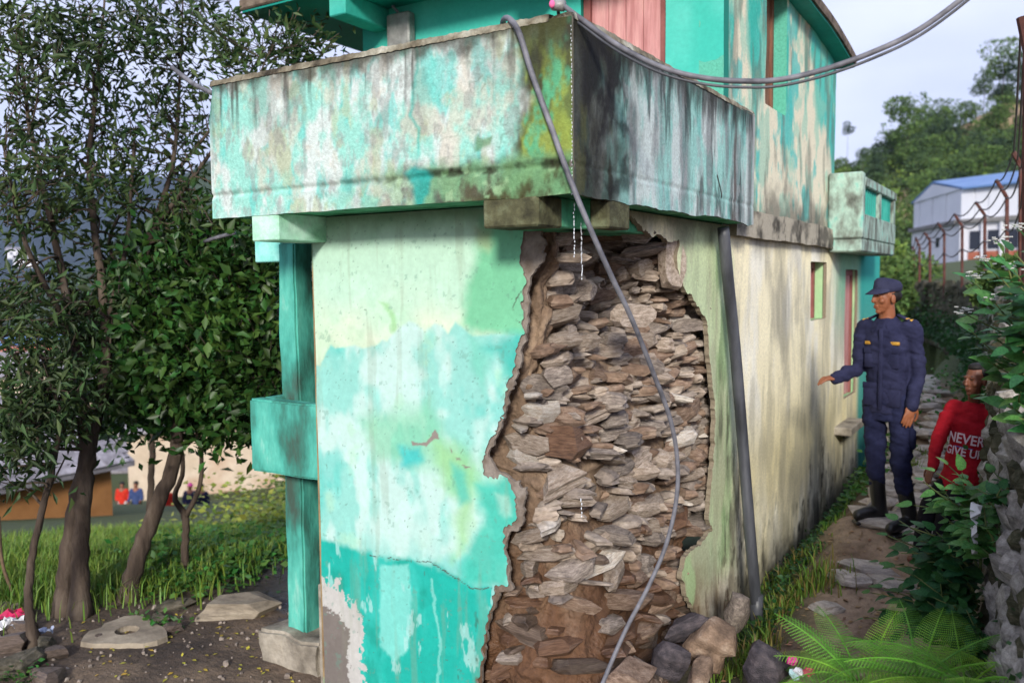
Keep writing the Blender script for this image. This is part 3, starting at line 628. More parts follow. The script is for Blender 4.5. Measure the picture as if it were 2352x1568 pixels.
MB().box((-2.6, 5.20, 2.7), (-.03, 5.31, 4.5)).obj('upper_rear_wall', m_turq, house)
MB().box((-2.94, 2.1, 2.7), (-2.84, 5.3, 4.5)).obj('upper_left_wall', m_turq, house)
MB().box((-2.9, 2.5, 2.6), (-.05, 5.2, 2.69)).obj('upper_floor', m_conc, house)
dr = MB().box((DX0+.002, 2.03, 2.7), (DX0+.05, 2.10, 4.35)).box((DX1-.045, 2.03, 2.7), (DX1-.002, 2.10, 4.35)).box((DX0+.05, 2.03, 4.30), (DX1-.045, 2.10, 4.355)).obj('door', m_pinkd, house)
for i in range(4):
    u0 = DX0+.052+(DX1-DX0-.1)*i/4; MB().box((u0, 2.055, 2.70), (u0+(DX1-DX0-.1)/4-.004, 2.085, 4.298), .003).obj('plank', m_pink, dr)
wn_ = MB().box((-.155, WY0+.002, 3.522), (-.10, WY0+.05, 4.45)).box((-.155, WY1-.05, 3.522), (-.10, WY1-.002, 4.45)).box((-.155, WY0+.05, 3.522), (-.10, WY1-.05, 3.57)).obj('window', m_brownw, house)
for i in range(3):
    u0 = WY0+.052+(WY1-WY0-.104)*i/3; MB().box((-.14, u0, 3.572), (-.115, u0+(WY1-WY0-.104)/3-.004, 4.45), .003).obj('plank', m_brownw, wn_)
# string course between the storeys and the small rear balcony
def paintS(y, z):
    c = mixc(np.broadcast_to(lin(196, 188, 168, .74), y.shape+(3,)).copy(), lin(120, 116, 104, .74), sst(.42, .64, fbm(y*5, z*6, 4, 5)))
    return mixc(c, lin(70, 66, 58, .75), sst(.55, .7, fbm(y*9, z*9, 14, 5))*.8)
mapS = lambda y, z, d: np.stack([.055-d+.02*(fbm(y*3, z*4, 25)-.5)+0*z, y+0*z, z+.03*(fbm(y*3, 2+0*z, 27)-.5)], -1)
grid('string_course', np.arange(LS+.002, 5.1, .015), np.arange(HS-.06, HS+.13, .01), mapS, m_old, None, paintS, .054, lin(150, 140, 122, .7), house)
m_rb = mat('stained_rear_balcony', cols=[lin(62, 58, 54), lin(118, 128, 118), lin(160, 186, 172), lin(96, 180, 164)], scale=7, detail=7, stretch=(1, 1, .6), rough=.9, var=.25, bump=.4)
by0, by1 = 5.05, 7.05
MB().box((.012, by0, HS-.10), (.30, by1, HS+.02), .012).obj('rear_balcony_slab', m_rb, house)
MB().box((.005, by0-.02, HS+.021), (.31, by0+.10, 3.235), .014).obj('rear_balcony_end', m_rb, house)
MB().box((.20, by0+.102, HS+.021), (.305, by1, 2.86), .01).obj('rear_balcony_wall', m_rb, house)
MB().box((.19, by0+.103, 3.11), (.312, by1+.01, 3.20), .01).obj('rear_balcony_rail', m_rb, house)
MB().box((.20, by1-.12, 2.862), (.30, by1-.002, 3.108)).obj('rear_balcony_post', m_rb, house); MB().box((.20, 6.0, 2.862), (.30, 6.12, 3.108)).obj('rear_balcony_post', m_rb, house)
for y in np.arange(by0+.16, by1-.15, .115):
    if abs(y-6.06) > .1: MB().box((.235, y, 2.863), (.275, y+.05, 3.107)).obj('baluster', m_turq, house)
# roof: sloping slab, its rough edge, the turquoise soffit and brackets
def strip(name, top, th, m, parent):
    pass
RX0, RX1, RY0 = -3.69, .16, 1.44
rc = [on(px, py, 0, RX1) for px, py in ((1700, -290), (1790, -120), (1868, 0), (1915, 62), (1952, 122), (1968, 152))]
rc[0].y = RY0; rc[0].z = 4.46
prof = [(p.y, p.z) for p in rails(rc, 5)]
def roofslab(name, z0, z1, x0, x1, m, yoff=0):
    V = []; F = []
    for (y, z) in prof:
        for (x, dz) in ((x0, z0), (x1, z0), (x1, z1), (x0, z1)): V.append((x, y+yoff, (z if x > -.6 else max(4.4, z-.0))+dz))
    n = len(prof)
    for i in range(n-1):
        for k in range(4): F.append((i*4+k, i*4+(k+1) % 4, i*4+4+(k+1) % 4, i*4+4+k))
    F += [(0, 1, 2, 3), ((n-1)*4+3, (n-1)*4+2, (n-1)*4+1, (n-1)*4)]
    return link(name, mesh(name, V, F, m), house)
MB().box((RX0, RY0, 4.40), (-.4, 5.6, 4.415)).obj('soffit', m_turqd, house)
roofslab('soffit', -.01, .008, -.4, RX1-.02, m_turqd)
rf = MB().box((RX0-.02, RY0-.02, 4.4165), (-.42, 5.65, 4.50), .012).obj('roof', m_roof, house)
roofslab('roof', .009, .085, -.42, RX1, m_roof, -.005)
for x in (-2.75, -1.2): 
    Mx = Matrix.Translation((x, 1.50, 4.30)) @ Matrix.Rotation(.0, 4, 'X'); MB().box((-.08, 0, -.06), (.08, .52, .099), .008, Mx).obj('bracket', m_turq, house)
# meter box and cables beside the gallery door
MB().box((-2.62, 1.90, 4.02), (-2.40, 1.985, 4.32), .012).obj('meter_box', m_metal, house)
MB().tube([(-2.52, 1.93, 4.33), (-2.55, 1.90, 4.37), (-2.58, 1.95, 4.39)], .012).obj('cable', m_pvc, house)
# porch on the left: pillar, footing, half-height parapet
px0, py0 = -2.075, .36
def rough(name, a, b, step, amp, m, parent, seed=0, bev=.02, **k):
    bm = bmesh.new(); bmesh.ops.create_cube(bm, size=2); a = Vector(a); b = Vector(b); c = (a+b)/2; h = (b-a)/2
    for v in bm.verts: v.co = Vector((v.co.x*h.x, v.co.y*h.y, v.co.z*h.z))
    bmesh.ops.bevel(bm, geom=bm.edges[:], offset=bev, segments=2, affect='EDGES')
    for _ in range(6):
        L = [e for e in bm.edges if e.calc_length() > step]
        if not L: break
        bmesh.ops.subdivide_edges(bm, edges=L, cuts=1, use_grid_fill=True)
    for v in bm.verts:
        q = v.co*5; v.co += Vector((mnoise.noise(q+Vector((seed, 0, 0))), mnoise.noise(q+Vector((0, seed+9, 0))), mnoise.noise(q+Vector((0, 0, seed+5)))))*amp
    for v in bm.verts: v.co += c
    me = bpy.data.meshes.new(name); bm.to_mesh(me); bm.free(); me.materials.append(m); return link(name, me, parent, **k)
rough('pillar', (px0-.075, py0-.075, .15), (px0+.075, py0+.075, HS-.092), .09, .010, m_pillar, house, 5, .012)
rough('pillar_footing', (px0-.22, py0-.17, -.12), (px0+.28, py0+.24, .17), .08, .03, m_conc, house, 3)
vx0 = -2.215
rough('porch_parapet', (vx0, .10, 1.175), (-1.63, .20, 1.60), .07, .010, m_pillar, house, 8, .012)
MB().box((vx0+.002, .201, 1.18), (vx0+.10, .95, 1.60), .012).obj('porch_parapet', m_pillar, house)
# rooms behind, so that nothing is see-through
MB().box((-1.5, .45, .0), (-.9, 7.9, HS-.05)).obj('inner_wall', m_conc, house)
MB().box((-1.45, 7.9, -.1), (-.0, 8.0, HS)).obj('rear_wall', m_turq, house)

# ------------------------------------------------------------------ pipes, hoses and the trickle of water
dp = rails([on(1661, 522, 0, .075), on(1672, 640, 0, .085), on(1690, 820, 0, .10), on(1708, 1040, 0, .13), on(1724, 1240, 0, .18), on(1738, 1400, 0, .21)], 6)
pp = empty('downpipe', (0, 0, 0), label='black plastic downpipe leaning against the side wall beside the broken corner', cat='pipe')
MB().tube(dp, .036, 14).obj('pipe', m_pvc, pp, True)
e0 = dp[-1]; MB().tube([e0+Vector((0, 0, .10)), e0, e0+Vector((.005, -.01, -.22))], [.041, .042, .040], 14).obj('socket', m_pvc, pp, True)
HO = [on(1155, 62, 1, -.20), on(1157, 46, 1, -.26), on(1170, 44, 1, -.34), on(1192, 75, 1, -.375), on(1222, 170, 1, -.37), on(1262, 280, 1, -.37), on(1305, 400, 1, -.37), on(1345, 500, 1, -.36), on(1400, 625, 1, -.28), on(1450, 730, 1, -.18),
      on(1500, 855, 1, -.06), on(1540, 965, 1, .05), on(1556, 1060, 1, .10), on(1553, 1150, 1, .10), on(1530, 1250, 1, .06), on(1490, 1345, 1, 0), on(1440, 1440, 1, -.06), on(1400, 1530, 1, -.14), on(1372, 1600, 1, -.22)]
hs_ = rails(HO, 8); nh = len(hs_)
MB().tube(hs_, [.0125-.003*min(1, i/nh*1.6) for i in range(nh)], 12).obj('hanging_hose', m_hose, None, True, label='thin grey hose hung over the balcony and down across the exposed stones', cat='hose')
LI = [(1282, 6, 3.42), (1300, 18, 3.40), (1340, 48, 3.36), (1420, 105, 3.30), (1520, 155, 3.24), (1620, 180, 3.20), (1720, 187, 3.16), (1800, 182, 3.14), (1900, 158, 3.12), (2000, 122, 3.10), (2100, 75, 3.08), (2200, 5, 3.06), (2330, -105, 3.02), (2560, -340, 3.0)]
sp = empty('water_line', at(1282, 6, 3.42), label='grey water pipe sagging from the balcony corner across the sky', cat='pipe')
MB().tube([p-sp.location for p in rails([at(*q) for q in LI], 6)], .0102, 12).obj('pipe', m_hose, sp, True)
MB().tube([p-sp.location+Vector((.0, .0, -.022)) for p in rails([at(*q) for q in LI[1:-1]], 6)], .0055, 8).obj('support_wire', m_pvc, sp, True)
MB().tube([at(1270, 12, 3.42)-sp.location, at(1296, 14, 3.40)-sp.location], [.022, .022], 10).obj('coupling', m_metal, sp, True)
MB().tube([at(1283, 36, 3.45)-sp.location, at(1281, 8, 3.42)-sp.location], [.007, .007], 8).obj('stake', m_pvc, sp, True)
MB().ell(at(1268, 10, 3.40)-sp.location, (.012, .012, .016)).obj('pink_tie', mat('pink_cloth', col=lin(235, 110, 160), var=.1), sp, True)
m_water = mat('falling_water', col=(.8, .85, .9), var=0, bump=.0, rough=.08, spec=.8)
tw = empty('water_trickle', (0, 0, 0), label='thin trickle of water dripping from the balcony corner onto the stones', cat='water')
r_ = random.Random(3)
def drops(x, y0_, y1_, dy, n, big):
    mb = MB()
    for i in range(n):
        t = i/n; yy = y0_+(y1_-y0_)*t; p = on(x+r_.uniform(-1.2, 1.2)+t*2, yy+r_.uniform(-2, 2), 1, dy)
        mb.ell(p, (.0028*big, .0028*big, r_.uniform(.006, .013)*big), None, 7, 5)
    mb.obj('droplets', m_water, tw, True, kind='stuff')
drops(1312, 60, 455, -.343, 46, .42); drops(1335, 515, 645, -.0, 22, .75); drops(1318, 470, 600, -.2, 14, .7); drops(1335, 1150, 1195, .1, 5, .8)
# ------------------------------------------------------------------ ground
FH = np.array([-math.sin(YAW), math.cos(YAW)]); RH = np.array([math.cos(YAW), math.sin(YAW)])
def pathz(y): return np.interp(y, [-6, -3.4, -1.2, 0, 1.0, 2.0, 2.5, 2.75, 3.0, 3.7, 4.9, 6.2, 7.1, 10, 16, 25], [.0, .05, .10, .14, .20, .33, .40, .49, .55, .58, .70, .90, 1.0, 1.12, 1.2, 1.3])
WL = [(2.9, -6.0), (2.35, -3.4), (1.98, -1.6), (1.74, -.4), (1.60, .6), (1.50, 1.3), (1.45, 2.0), (1.42, 3.2), (1.38, 4.6), (1.22, 7.0), (.88, 10.3), (.43, 12.4), (-.37, 15.5), (-1.0, 18.6), (-3, 25)]   # foot of the retaining wall
def wtop(y): return np.interp(y, [-3, 1.0, 3.0, 4.5, 30], [1.45, 1.56, 1.85, 2.10, 2.12])
def wallx(y): return np.interp(y, [p[1] for p in WL], [p[0] for p in WL])
def gz(x, y):
    x = np.asarray(x, float); y = np.asarray(y, float)
    f = (x-CAM[0])*FH[0]+(y-CAM[1])*FH[1]; r = (x-CAM[0])*RH[0]+(y-CAM[1])*RH[1]
    zl = .03*(fbm(x*1.5, y*1.5, 2)-.5)+.02*(fbm(x*6, y*6, 9)-.5)-.02-np.clip(f-7.0, 0, 30)*.235-np.clip(f-37, 0, 1e5)*.06*0
    zl = zl-np.clip(f-60, 0, 400)*.10
    zp = pathz(y)+.03*(fbm(x*5, y*5, 7)-.5)
    bank = sst(.05, .62, x+(fbm(y*2, 1+0*y, 5)-.5)*.2)
    zr = zp*bank+(1-bank)*np.clip(-.02+.0*y, -1, 3)
    zr = zr+np.where(y > 8, (y-8)*.0, 0)
    up = sst(wallx(y)+.10, wallx(y)+.24, x); zr = zr*(1-up)+np.maximum(zr, wtop(y)-.03+.03*np.clip(f-14, 0, 60))*up
    heap = .22*np.exp(-(((x-.15)/.35)**2+((y+.02)/.45)**2)); zr = zr+heap*(1-up)
    side = np.where(y < 0, sst(-.9, .1, x), sst(-.3, -.0, x))
    side = np.where(y > 8, sst(-9, -4, x+(y-8)*.45), side)
    return zl*(1-side)+zr*side
def graded(a, b, step, lo, hi):
    m = np.arange(a, b, step); L = [m]; s = step; x = b
    up = []
    while x < hi: s *= 1.13; x += s; up.append(x)
    s = step; x = a; dn = []
    while x > lo: s *= 1.13; x -= s; dn.append(x)
    return np.concatenate([dn[::-1], m, [b], up])
gx = graded(-7, 2.6, .055, -3600, 2500); gy = graded(-2.5, 6, .055, -600, 3600)
X, Y = np.meshgrid(gx, gy, indexing='ij'); Z = gz(X, Y)
f_ = (X-CAM[0])*FH[0]+(Y-CAM[1])*FH[1]
mudc = mixc(np.broadcast_to(lin(84, 70, 58, .8), X.shape+(3,)).copy(), lin(118, 100, 82, .8), sst(.4, .65, fbm(X*3, Y*3, 3, 5)))
mudc = mixc(mudc, lin(58, 48, 40, .85), sst(.5, .7, fbm(X*2, Y*2, 13, 5))*.8)
grassm = sst(6.7, 7.3, f_+(fbm(X*1.3, Y*1.3, 23)-.5)*1.2)
mudc = mixc(mudc, lin(70, 84, 38, .7), grassm); mudc = mixc(mudc, lin(62, 84, 44, .6), sst(60, 90, f_))
right = sst(-.2, .1, X)*sst(8.5, 7.5, Y)
pc = mixc(np.broadcast_to(lin(122, 100, 82, .85), X.shape+(3,)).copy(), lin(166, 142, 120, .85), sst(.4, .65, fbm(X*4, Y*4, 33, 5)))
pc = mixc(pc, lin(62, 66, 36, .8), sst(.75, .35, X+(fbm(X*3, Y*3, 43)-.5)*.5)*.8)
mudc = mixc(mudc, pc, right)
pud = [on(x, y, 2, 0) for x, y in ((500, 1330), (560, 1300), (610, 1275), (680, 1262), (700, 1330), (690, 1400), (640, 1420), (610, 1385), (540, 1370))]
pw = sst(-.15, .12, polysd(np.array([(p.x, p.y) for p in pud]), X, Y)+(fbm(X*5, Y*5, 53, 4)-.5)*.5)
mudc = mixc(mudc, lin(62, 56, 52, .8), pw)
Z = Z-.03*pw*sst(.4, .6, fbm(X*4, Y*4, 54))
n0, n1_ = X.shape; ii = np.arange(n0*n1_).reshape(n0, n1_); q = np.stack([ii[:-1, :-1], ii[1:, :-1], ii[1:, 1:], ii[:-1, 1:]], -1).reshape(-1, 4)
m_ground = mat('trodden_earth', attr='col', rough=.95, var=.4, vscale=14, bump=.8, bscale=22, bdist=.03, spec=.5, wet='wet')
link('ground', mesh('ground', np.stack([X, Y, Z], -1).reshape(-1, 3), q, m_ground, True, mudc.reshape(-1, 3), {'wet': (pw*sst(.42, .55, fbm(X*4, Y*4, 54, 4))).ravel()}), kind='structure')
def G(x, y): return float(gz(np.array(x), np.array(y)))
def gpix(px, py, z=0): 
    p = on(px, py, 2, z)
    for _ in range(4): p = on(px, py, 2, G(p.x, p.y))
    return p

# ------------------------------------------------------------------ stones: flagged path, loose rocks, slabs in the yard
m_flag = mat('flagstone', cols=[lin(136, 128, 122, .95), lin(182, 172, 164, .95), lin(208, 200, 192, .95)], scale=4, rough=.85, var=.25, bump=.6, bscale=30, objvar=.18)
m_rock = mat('boulder', cols=[lin(96, 80, 68, .8), lin(150, 126, 106, .8), lin(186, 166, 146, .8)], scale=3, detail=7, rough=.7, var=.3, bump=.6, bscale=25, bdist=.02)
m_rockd = mat('dark_boulder', cols=[lin(48, 46, 50, .8), lin(82, 76, 80, .8), lin(112, 102, 104, .8)], scale=4, detail=7, rough=.6, var=.3, bump=.6, bscale=25, bdist=.02)
m_slab = mat('pale_slab', cols=[lin(120, 110, 96, .8), lin(160, 148, 130, .8), lin(184, 172, 152, .8)], scale=4, rough=.9, var=.2, bump=.5, bscale=30)
path = empty('stone_path', (0, 0, 0), kind='structure')
FM = [stone_mesh('flagstone', m_flag, 900+k) for k in range(8)]
r_ = random.Random(21)
y = 2.05
step_rows = [(2.02, .40), (2.22, .50), (2.5, .54)]
for (px, py, w, d, h, z) in ((1985, 1278, .50, .20, .09, .40), (2010, 1232, .52, .20, .10, .47), (2035, 1196, .62, .36, .10, .54), (2095, 1210, .45, .3, .1, .53), (2140, 1180, .4, .4, .1, .55), (2050, 1168, .5, .3, .1, .56), (1945, 1262, .30, .2, .08, .40), (2075, 1262, .40, .24, .09, .43), (2000, 1310, .45, .2, .08, .36), (2090, 1300, .3, .2, .08, .39), (1900, 1400, .26, .16, .07, .27), (2060, 1225, .4, .22, .09, .50), (1975, 1240, .3, .2, .08, .45), (2115, 1240, .36, .24, .09, .48), (1950, 1330, .34, .2, .08, .34), (2040, 1345, .4, .22, .08, .35)):
    p = gpix(px, py, z); link('flagstone', FM[r_.randrange(8)], path, (p.x, p.y, p.z+.005), (0, 0, r_.uniform(-.15, .25)-.5), (w, d*1.2, h))
y = 3.45
while y < 13:
    for x in np.arange(-.24, .3, .27):
        xx = x+r_.uniform(-.06, .06)+np.interp(y, [3, 4.9, 6.2, 7.1, 10, 14], [.98, .93, .80, .62, .3, -.6]); zz = G(xx, y)
        link('flagstone', FM[r_.randrange(8)], path, (xx, y+r_.uniform(-.06, .06), zz+.035), (r_.uniform(-.05, .05), r_.uniform(-.05, .05), r_.uniform(0, 3)), (r_.uniform(.3, .42), r_.uniform(.2, .3), .08))
    y += .22
def rock(name, px, py, D, w, d, h, m, seed, label, cat='rock', rot=(0, 0, 0), sub=1, group=None):
    me = stone_mesh(name, m, seed); 
    bm = bmesh.new(); bm.from_mesh(me); bmesh.ops.subdivide_edges(bm, edges=bm.edges[:], cuts=sub, smooth=.25)
    for v in bm.verts: v.co += v.co.normalized()*.03*mnoise.noise(v.co*6+Vector((seed, 0, 0)))
    bm.to_mesh(me); bm.free(); me.polygons.foreach_set('use_smooth', np.ones(len(me.polygons), bool))
    return link(name, me, None, at(px, py, D), rot, (w, d, h), label=label, cat=cat, group=group)
rock('rock', 1640, 1482, 4.35, .34, .28, .24, m_rock, 5, 'big pale brown boulder at the foot of the broken corner', rot=(.1, .5, .4))
rock('rock', 1575, 1440, 4.40, .28, .16, .10, m_rockd, 12, 'long dark stone tilted against the pale boulder', rot=(.1, -.55, .3))
rock('rock', 1535, 1515, 4.15, .22, .18, .15, m_rockd, 23, 'dark wet stone in the mud left of the pale boulder', rot=(.1, .3, .9))
rock('rock', 1765, 1525, 3.95, .22, .2, .16, m_rockd, 37, 'blackish rock beside the fern at the picture foot', rot=(.2, .2, .2))
rock('rock', 1598, 1560, 4.05, .2, .2, .13, m_rock, 41, 'brown stone half buried below the pale boulder', rot=(.1, .1, .2))
rock('rock', 1450, 1575, 4.0, .34, .28, .16, m_stone[2], 47, 'brown stone in the rubble heap under the hose end', rot=(.1, .2, 1))
rock('rock', 1690, 1410, 4.75, .16, .14, .22, m_stone[0], 53, 'small upright stone between downpipe and pale boulder', rot=(.2, .2, .2))
r_ = random.Random(5)
rb = MB()
for k in range(420):                             # crumbs of mud and stone below the breach
    x = r_.gauss(.12, .35); yv = r_.gauss(-.1, .45); s = r_.uniform(.012, .05)
    if x < -.55 or x > .8 or (x < 0 and yv > 0): continue
    me = SM[r_.randrange(6)][r_.randrange(9)]; Mx = Matrix.LocRotScale(Vector((x, yv, G(x, yv)+s*.2)), Euler((r_.random(), r_.random(), r_.random()*6)), Vector((s*1.4, s*1.2, s)))
    rb.add([Mx @ v.co for v in me.vertices], [tuple(f.vertices) for f in me.polygons])
rb.obj('rubble', m_stone[2], None, kind='stuff', label='crumbled mud and stone chips heaped below the broken corner', cat='rubble')
# yard on the left
WSX = [stone_mesh('field_stone', mat('mossy_field_stone', cols=[lin(60, 58, 46, .8), lin(100, 94, 80, .8), lin(130, 122, 108, .8)], scale=5, detail=7, rough=.95, var=.3, bump=.7, bscale=30), 700+k) for k in range(4)]
p = gpix(530, 1412); V = [(-.37, .02), (-.30, .14), (-.05, .20), (.28, .16), (.36, .04), (.34, -.12), (.10, -.20), (-.18, -.15)]
def slab(name, poly, h, m, loc, rz, label, cat, bev=.02):
    bm = bmesh.new(); vs2 = [bm.verts.new((x, y, 0)) for x, y in poly]; fc = bm.faces.new(vs2)
    ex = bmesh.ops.extrude_face_region(bm, geom=[fc]); 
    for g in ex['geom']:
        if isinstance(g, bmesh.types.BMVert): g.co.z += h; g.co.x *= .94; g.co.y *= .94
    bmesh.ops.recalc_face_normals(bm, faces=bm.faces[:]); bmesh.ops.bevel(bm, geom=bm.edges[:], offset=bev, segments=2, affect='EDGES')
    bmesh.ops.triangulate(bm, faces=bm.faces[:]); bmesh.ops.subdivide_edges(bm, edges=bm.edges[:], cuts=2)
    for v in bm.verts: v.co += Vector((mnoise.noise(v.co*7), mnoise.noise(v.co*7+Vector((9, 0, 0))), mnoise.noise(v.co*6+Vector((0, 7, 0)))))*.014
    me = bpy.data.meshes.new(name); bm.to_mesh(me); bm.free(); me.materials.append(m)
    return link(name, me, None, loc, (0, 0, rz), label=label, cat=cat)
link('stone_slab', stone_mesh('stone_slab', m_slab, 811), None, p+Vector((0, 0, .02)), (0, .03, .75), (.62, .50, .17), label='flat pale stone slab lying in the muddy yard before the pillar', cat='stone')
p = gpix(292, 1458)
sl = empty('drain_cover', p, label='grey concrete slab with a round drain hole in the yard', cat='slab')
bm = bmesh.new(); N = 20; ou = []; inn = []
for k in range(N):
    a = 2*math.pi*k/N; c_, s_ = math.cos(a), math.sin(a); q_ = .27/max(abs(c_)*.9, abs(s_)*1.35, .62)
    w_ = 1+.16*math.sin(3*a+1)+random.uniform(-.07, .07); ou.append((c_*.27*w_, s_*.22*w_)); inn.append((.075*c_, .075*s_))
V = [(x, y, .03) for x, y in ou]+[(x, y, .035) for x, y in inn]+[(x*1.05, y*1.05, -.06) for x, y in ou]+[(x, y, -.12) for x, y in inn]
F = []
for k in range(N):
    j = (k+1) % N; F += [(k, j, N+j, N+k), (2*N+k, 2*N+j, j, k), (N+k, N+j, 3*N+j, 3*N+k)]
link('slab', mesh('slab', V, F, m_slab), sl); link('hole_bottom', mesh('hole_bottom', [(*v, -.10) for v in inn], [tuple(range(N))], m_dark), sl)
for i, (px, py, w, h) in enumerate(((365, 1430, .2, .08), (60, 1452, .22, .12), (100, 1490, .20, .10), (20, 1490, .30, .13), (60, 1530, .34, .12), (130, 1512, .22, .09), (15, 1548, .3, .14), (110, 1562, .32, .1), (400, 1395, .34, .08), (230, 1470, .14, .06), (25, 1405, .22, .1), (395, 1448, .16, .07))):
    p = gpix(px, py); me = SM[5][i % 9] if i % 2 else WSX[i % 4]
    link('field_stone', me, None, p+Vector((0, 0, h*.15)), (.1, .1, i*1.3), (w, w*.75, h), label=['grey field stone just right of the drain slab', 'stone at the foot of the thin sapling', 'stone right of the sapling foot in the yard', 'flat stone at the left edge below the white scrap', 'largest stone of the pile in the bottom left corner', 'stone at the right end of the bottom left pile', 'stone on the left edge in the bottom left pile', 'lowest stone of the pile cut by the picture foot', 'long low stone half buried behind the drain slab', 'small stone left of the drain slab', 'stone by the pink wrapper at the left edge', 'small stone between drain slab and pale slab'][i], cat='stone', group='loose stones in the yard')
# litter
def scrap(name, px, py, z, s, col, label, seed):
    r = random.Random(seed); V = []; n = 7
    for i in range(n):
        for j in range(n): V.append(((i/(n-1)-.5)*s*1.3+r.uniform(-1, 1)*s*.06, (j/(n-1)-.5)*s+r.uniform(-1, 1)*s*.06, .015+abs(r.gauss(0, 1))*s*.14+.12*s*math.sin(i*1.7+j)))
    F = [(i*n+j, i*n+n+j, i*n+n+j+1, i*n+j+1) for i in range(n-1) for j in range(n-1)]
    p = on(px, py, 2, z); link(name, mesh(name, V, F, mat(name+'_plastic', col=col, rough=.35, var=.1, bump=.2), False), None, p, (0, 0, r.random()*6), label=label, cat='litter')
scrap('wrapper', 30, 1420, .02, .13, lin(200, 40, 90, .8), 'crumpled pink wrapper on the ground at the left edge', 3)
scrap('wrapper', 25, 1438, .02, .13, lin(220, 220, 222, .8), 'white scrap of plastic just below the pink wrapper', 4)
scrap('wrapper', 105, 1455, .02, .07, lin(170, 180, 205, .8), 'small bluish scrap of plastic by the thin trunk', 5)
# ------------------------------------------------------------------ leaves
def leafcloud(name, P, Dr, size, ratio, m, up=.35, rs=5, droop=.0):
    """many small leaves: a folded diamond at each point P along direction Dr"""
    r = np.random.default_rng(rs); n = len(P); P = np.asarray(P); Dr = np.asarray(Dr)
    Dr = Dr/(np.linalg.norm(Dr, axis=1, keepdims=True)+1e-9)
    nr = r.normal(size=(n, 3)); nr[:, 2] += up*3; nr -= Dr*(nr*Dr).sum(1, keepdims=True); nr /= np.linalg.norm(nr, axis=1, keepdims=True)+1e-9
    sd = np.cross(Dr, nr); L = (size*r.uniform(.6, 1.25, n))[:, None]; Wd = L*ratio
    a = P; b = P+Dr*L*.45+sd*Wd*.5+nr*L*.06; c = P+Dr*L-nr*L*droop; d = P+Dr*L*.45-sd*Wd*.5+nr*L*.06
    V = np.stack([a, b, c, d], 1).reshape(-1, 3); k = np.arange(n)*4
    F = np.concatenate([np.stack([k, k+1, k+2], 1), np.stack([k, k+2, k+3], 1)])
    return mesh(name, V, F, m)
def leafmat(name, cols, isl=.35, hue=.025, trans=.28, rough=.5, spec=.35, sc=1.2):
    return mat(name, cols=cols, scale=sc, detail=3, rough=rough, var=0, bump=0, island=isl, hue=hue, trans=trans, spec=spec)
def leafmesh(name, m, L, W, fold=.18, droop=.25, teeth=0, lobes=False):
    """one broad leaf, pointing along +x, with a folded midrib, a toothed edge and a short stalk"""
    n = 7; V = [(-.12*L, 0, 0)]; F = []
    mid = []; lf = []; rt = []
    for i in range(n+1):
        t = i/n; w = W*.5*(math.sin(math.pi*min(1, t**.72))**.85)*(1+.10*(i % 2)*(1 if teeth else 0)); x = t*L; z = -droop*L*t*t
        mid.append(len(V)); V.append((x, 0, z)); lf.append(len(V)); V.append((x-.03*L*(i % 2), w, z+fold*w)); rt.append(len(V)); V.append((x-.03*L*(i % 2), -w, z+fold*w))
    for i in range(n): F += [(mid[i], mid[i+1], lf[i+1], lf[i]), (mid[i], rt[i], rt[i+1], mid[i+1])]
    V += [(-.12*L, .006*L, -.01*L), (-.12*L, -.006*L, -.01*L)]; F.append((0, len(V)-2, mid[0], len(V)-1))
    return mesh(name, V, F, m, True)
m_leafA = leafmat('fresh_leaf', [lin(52, 104, 40, .8), lin(96, 150, 66, .8)], .3, .03)
m_leafB = leafmat('deep_leaf', [lin(34, 74, 34, .8), lin(62, 108, 52, .8)], .35, .03)
m_leafY = leafmat('yellow_leaf', [lin(120, 150, 60, .8), lin(176, 184, 80, .8)], .25, .03)
def objleaf(name, cols): return mat(name, cols=cols, scale=9, detail=3, rough=.5, var=.15, vscale=60, bump=.15, bscale=60, objvar=.28, hue=.03, trans=.25, spec=.35)
mo_A = objleaf('broad_leaf_light', [lin(64, 122, 54, .8), lin(112, 172, 92, .8)]); mo_B = objleaf('broad_leaf_dark', [lin(30, 76, 34, .8), lin(60, 116, 58, .8)])
m_stem = mat('green_stem', cols=[lin(70, 96, 48, .8), lin(120, 124, 70, .8)], scale=8, rough=.6, var=.1, bump=0)
m_stemb = mat('brown_stem', cols=[lin(78, 60, 44, .8), lin(120, 98, 74, .8)], scale=8, rough=.8, var=.1, bump=.2)
LB = {'A': [leafmesh('leaf', mo_A, 1, .62, .15, .2+.1*k, 1) for k in range(3)], 'B': [leafmesh('leaf', mo_B, 1, .66, .12, .15+.12*k, 1) for k in range(3)]}
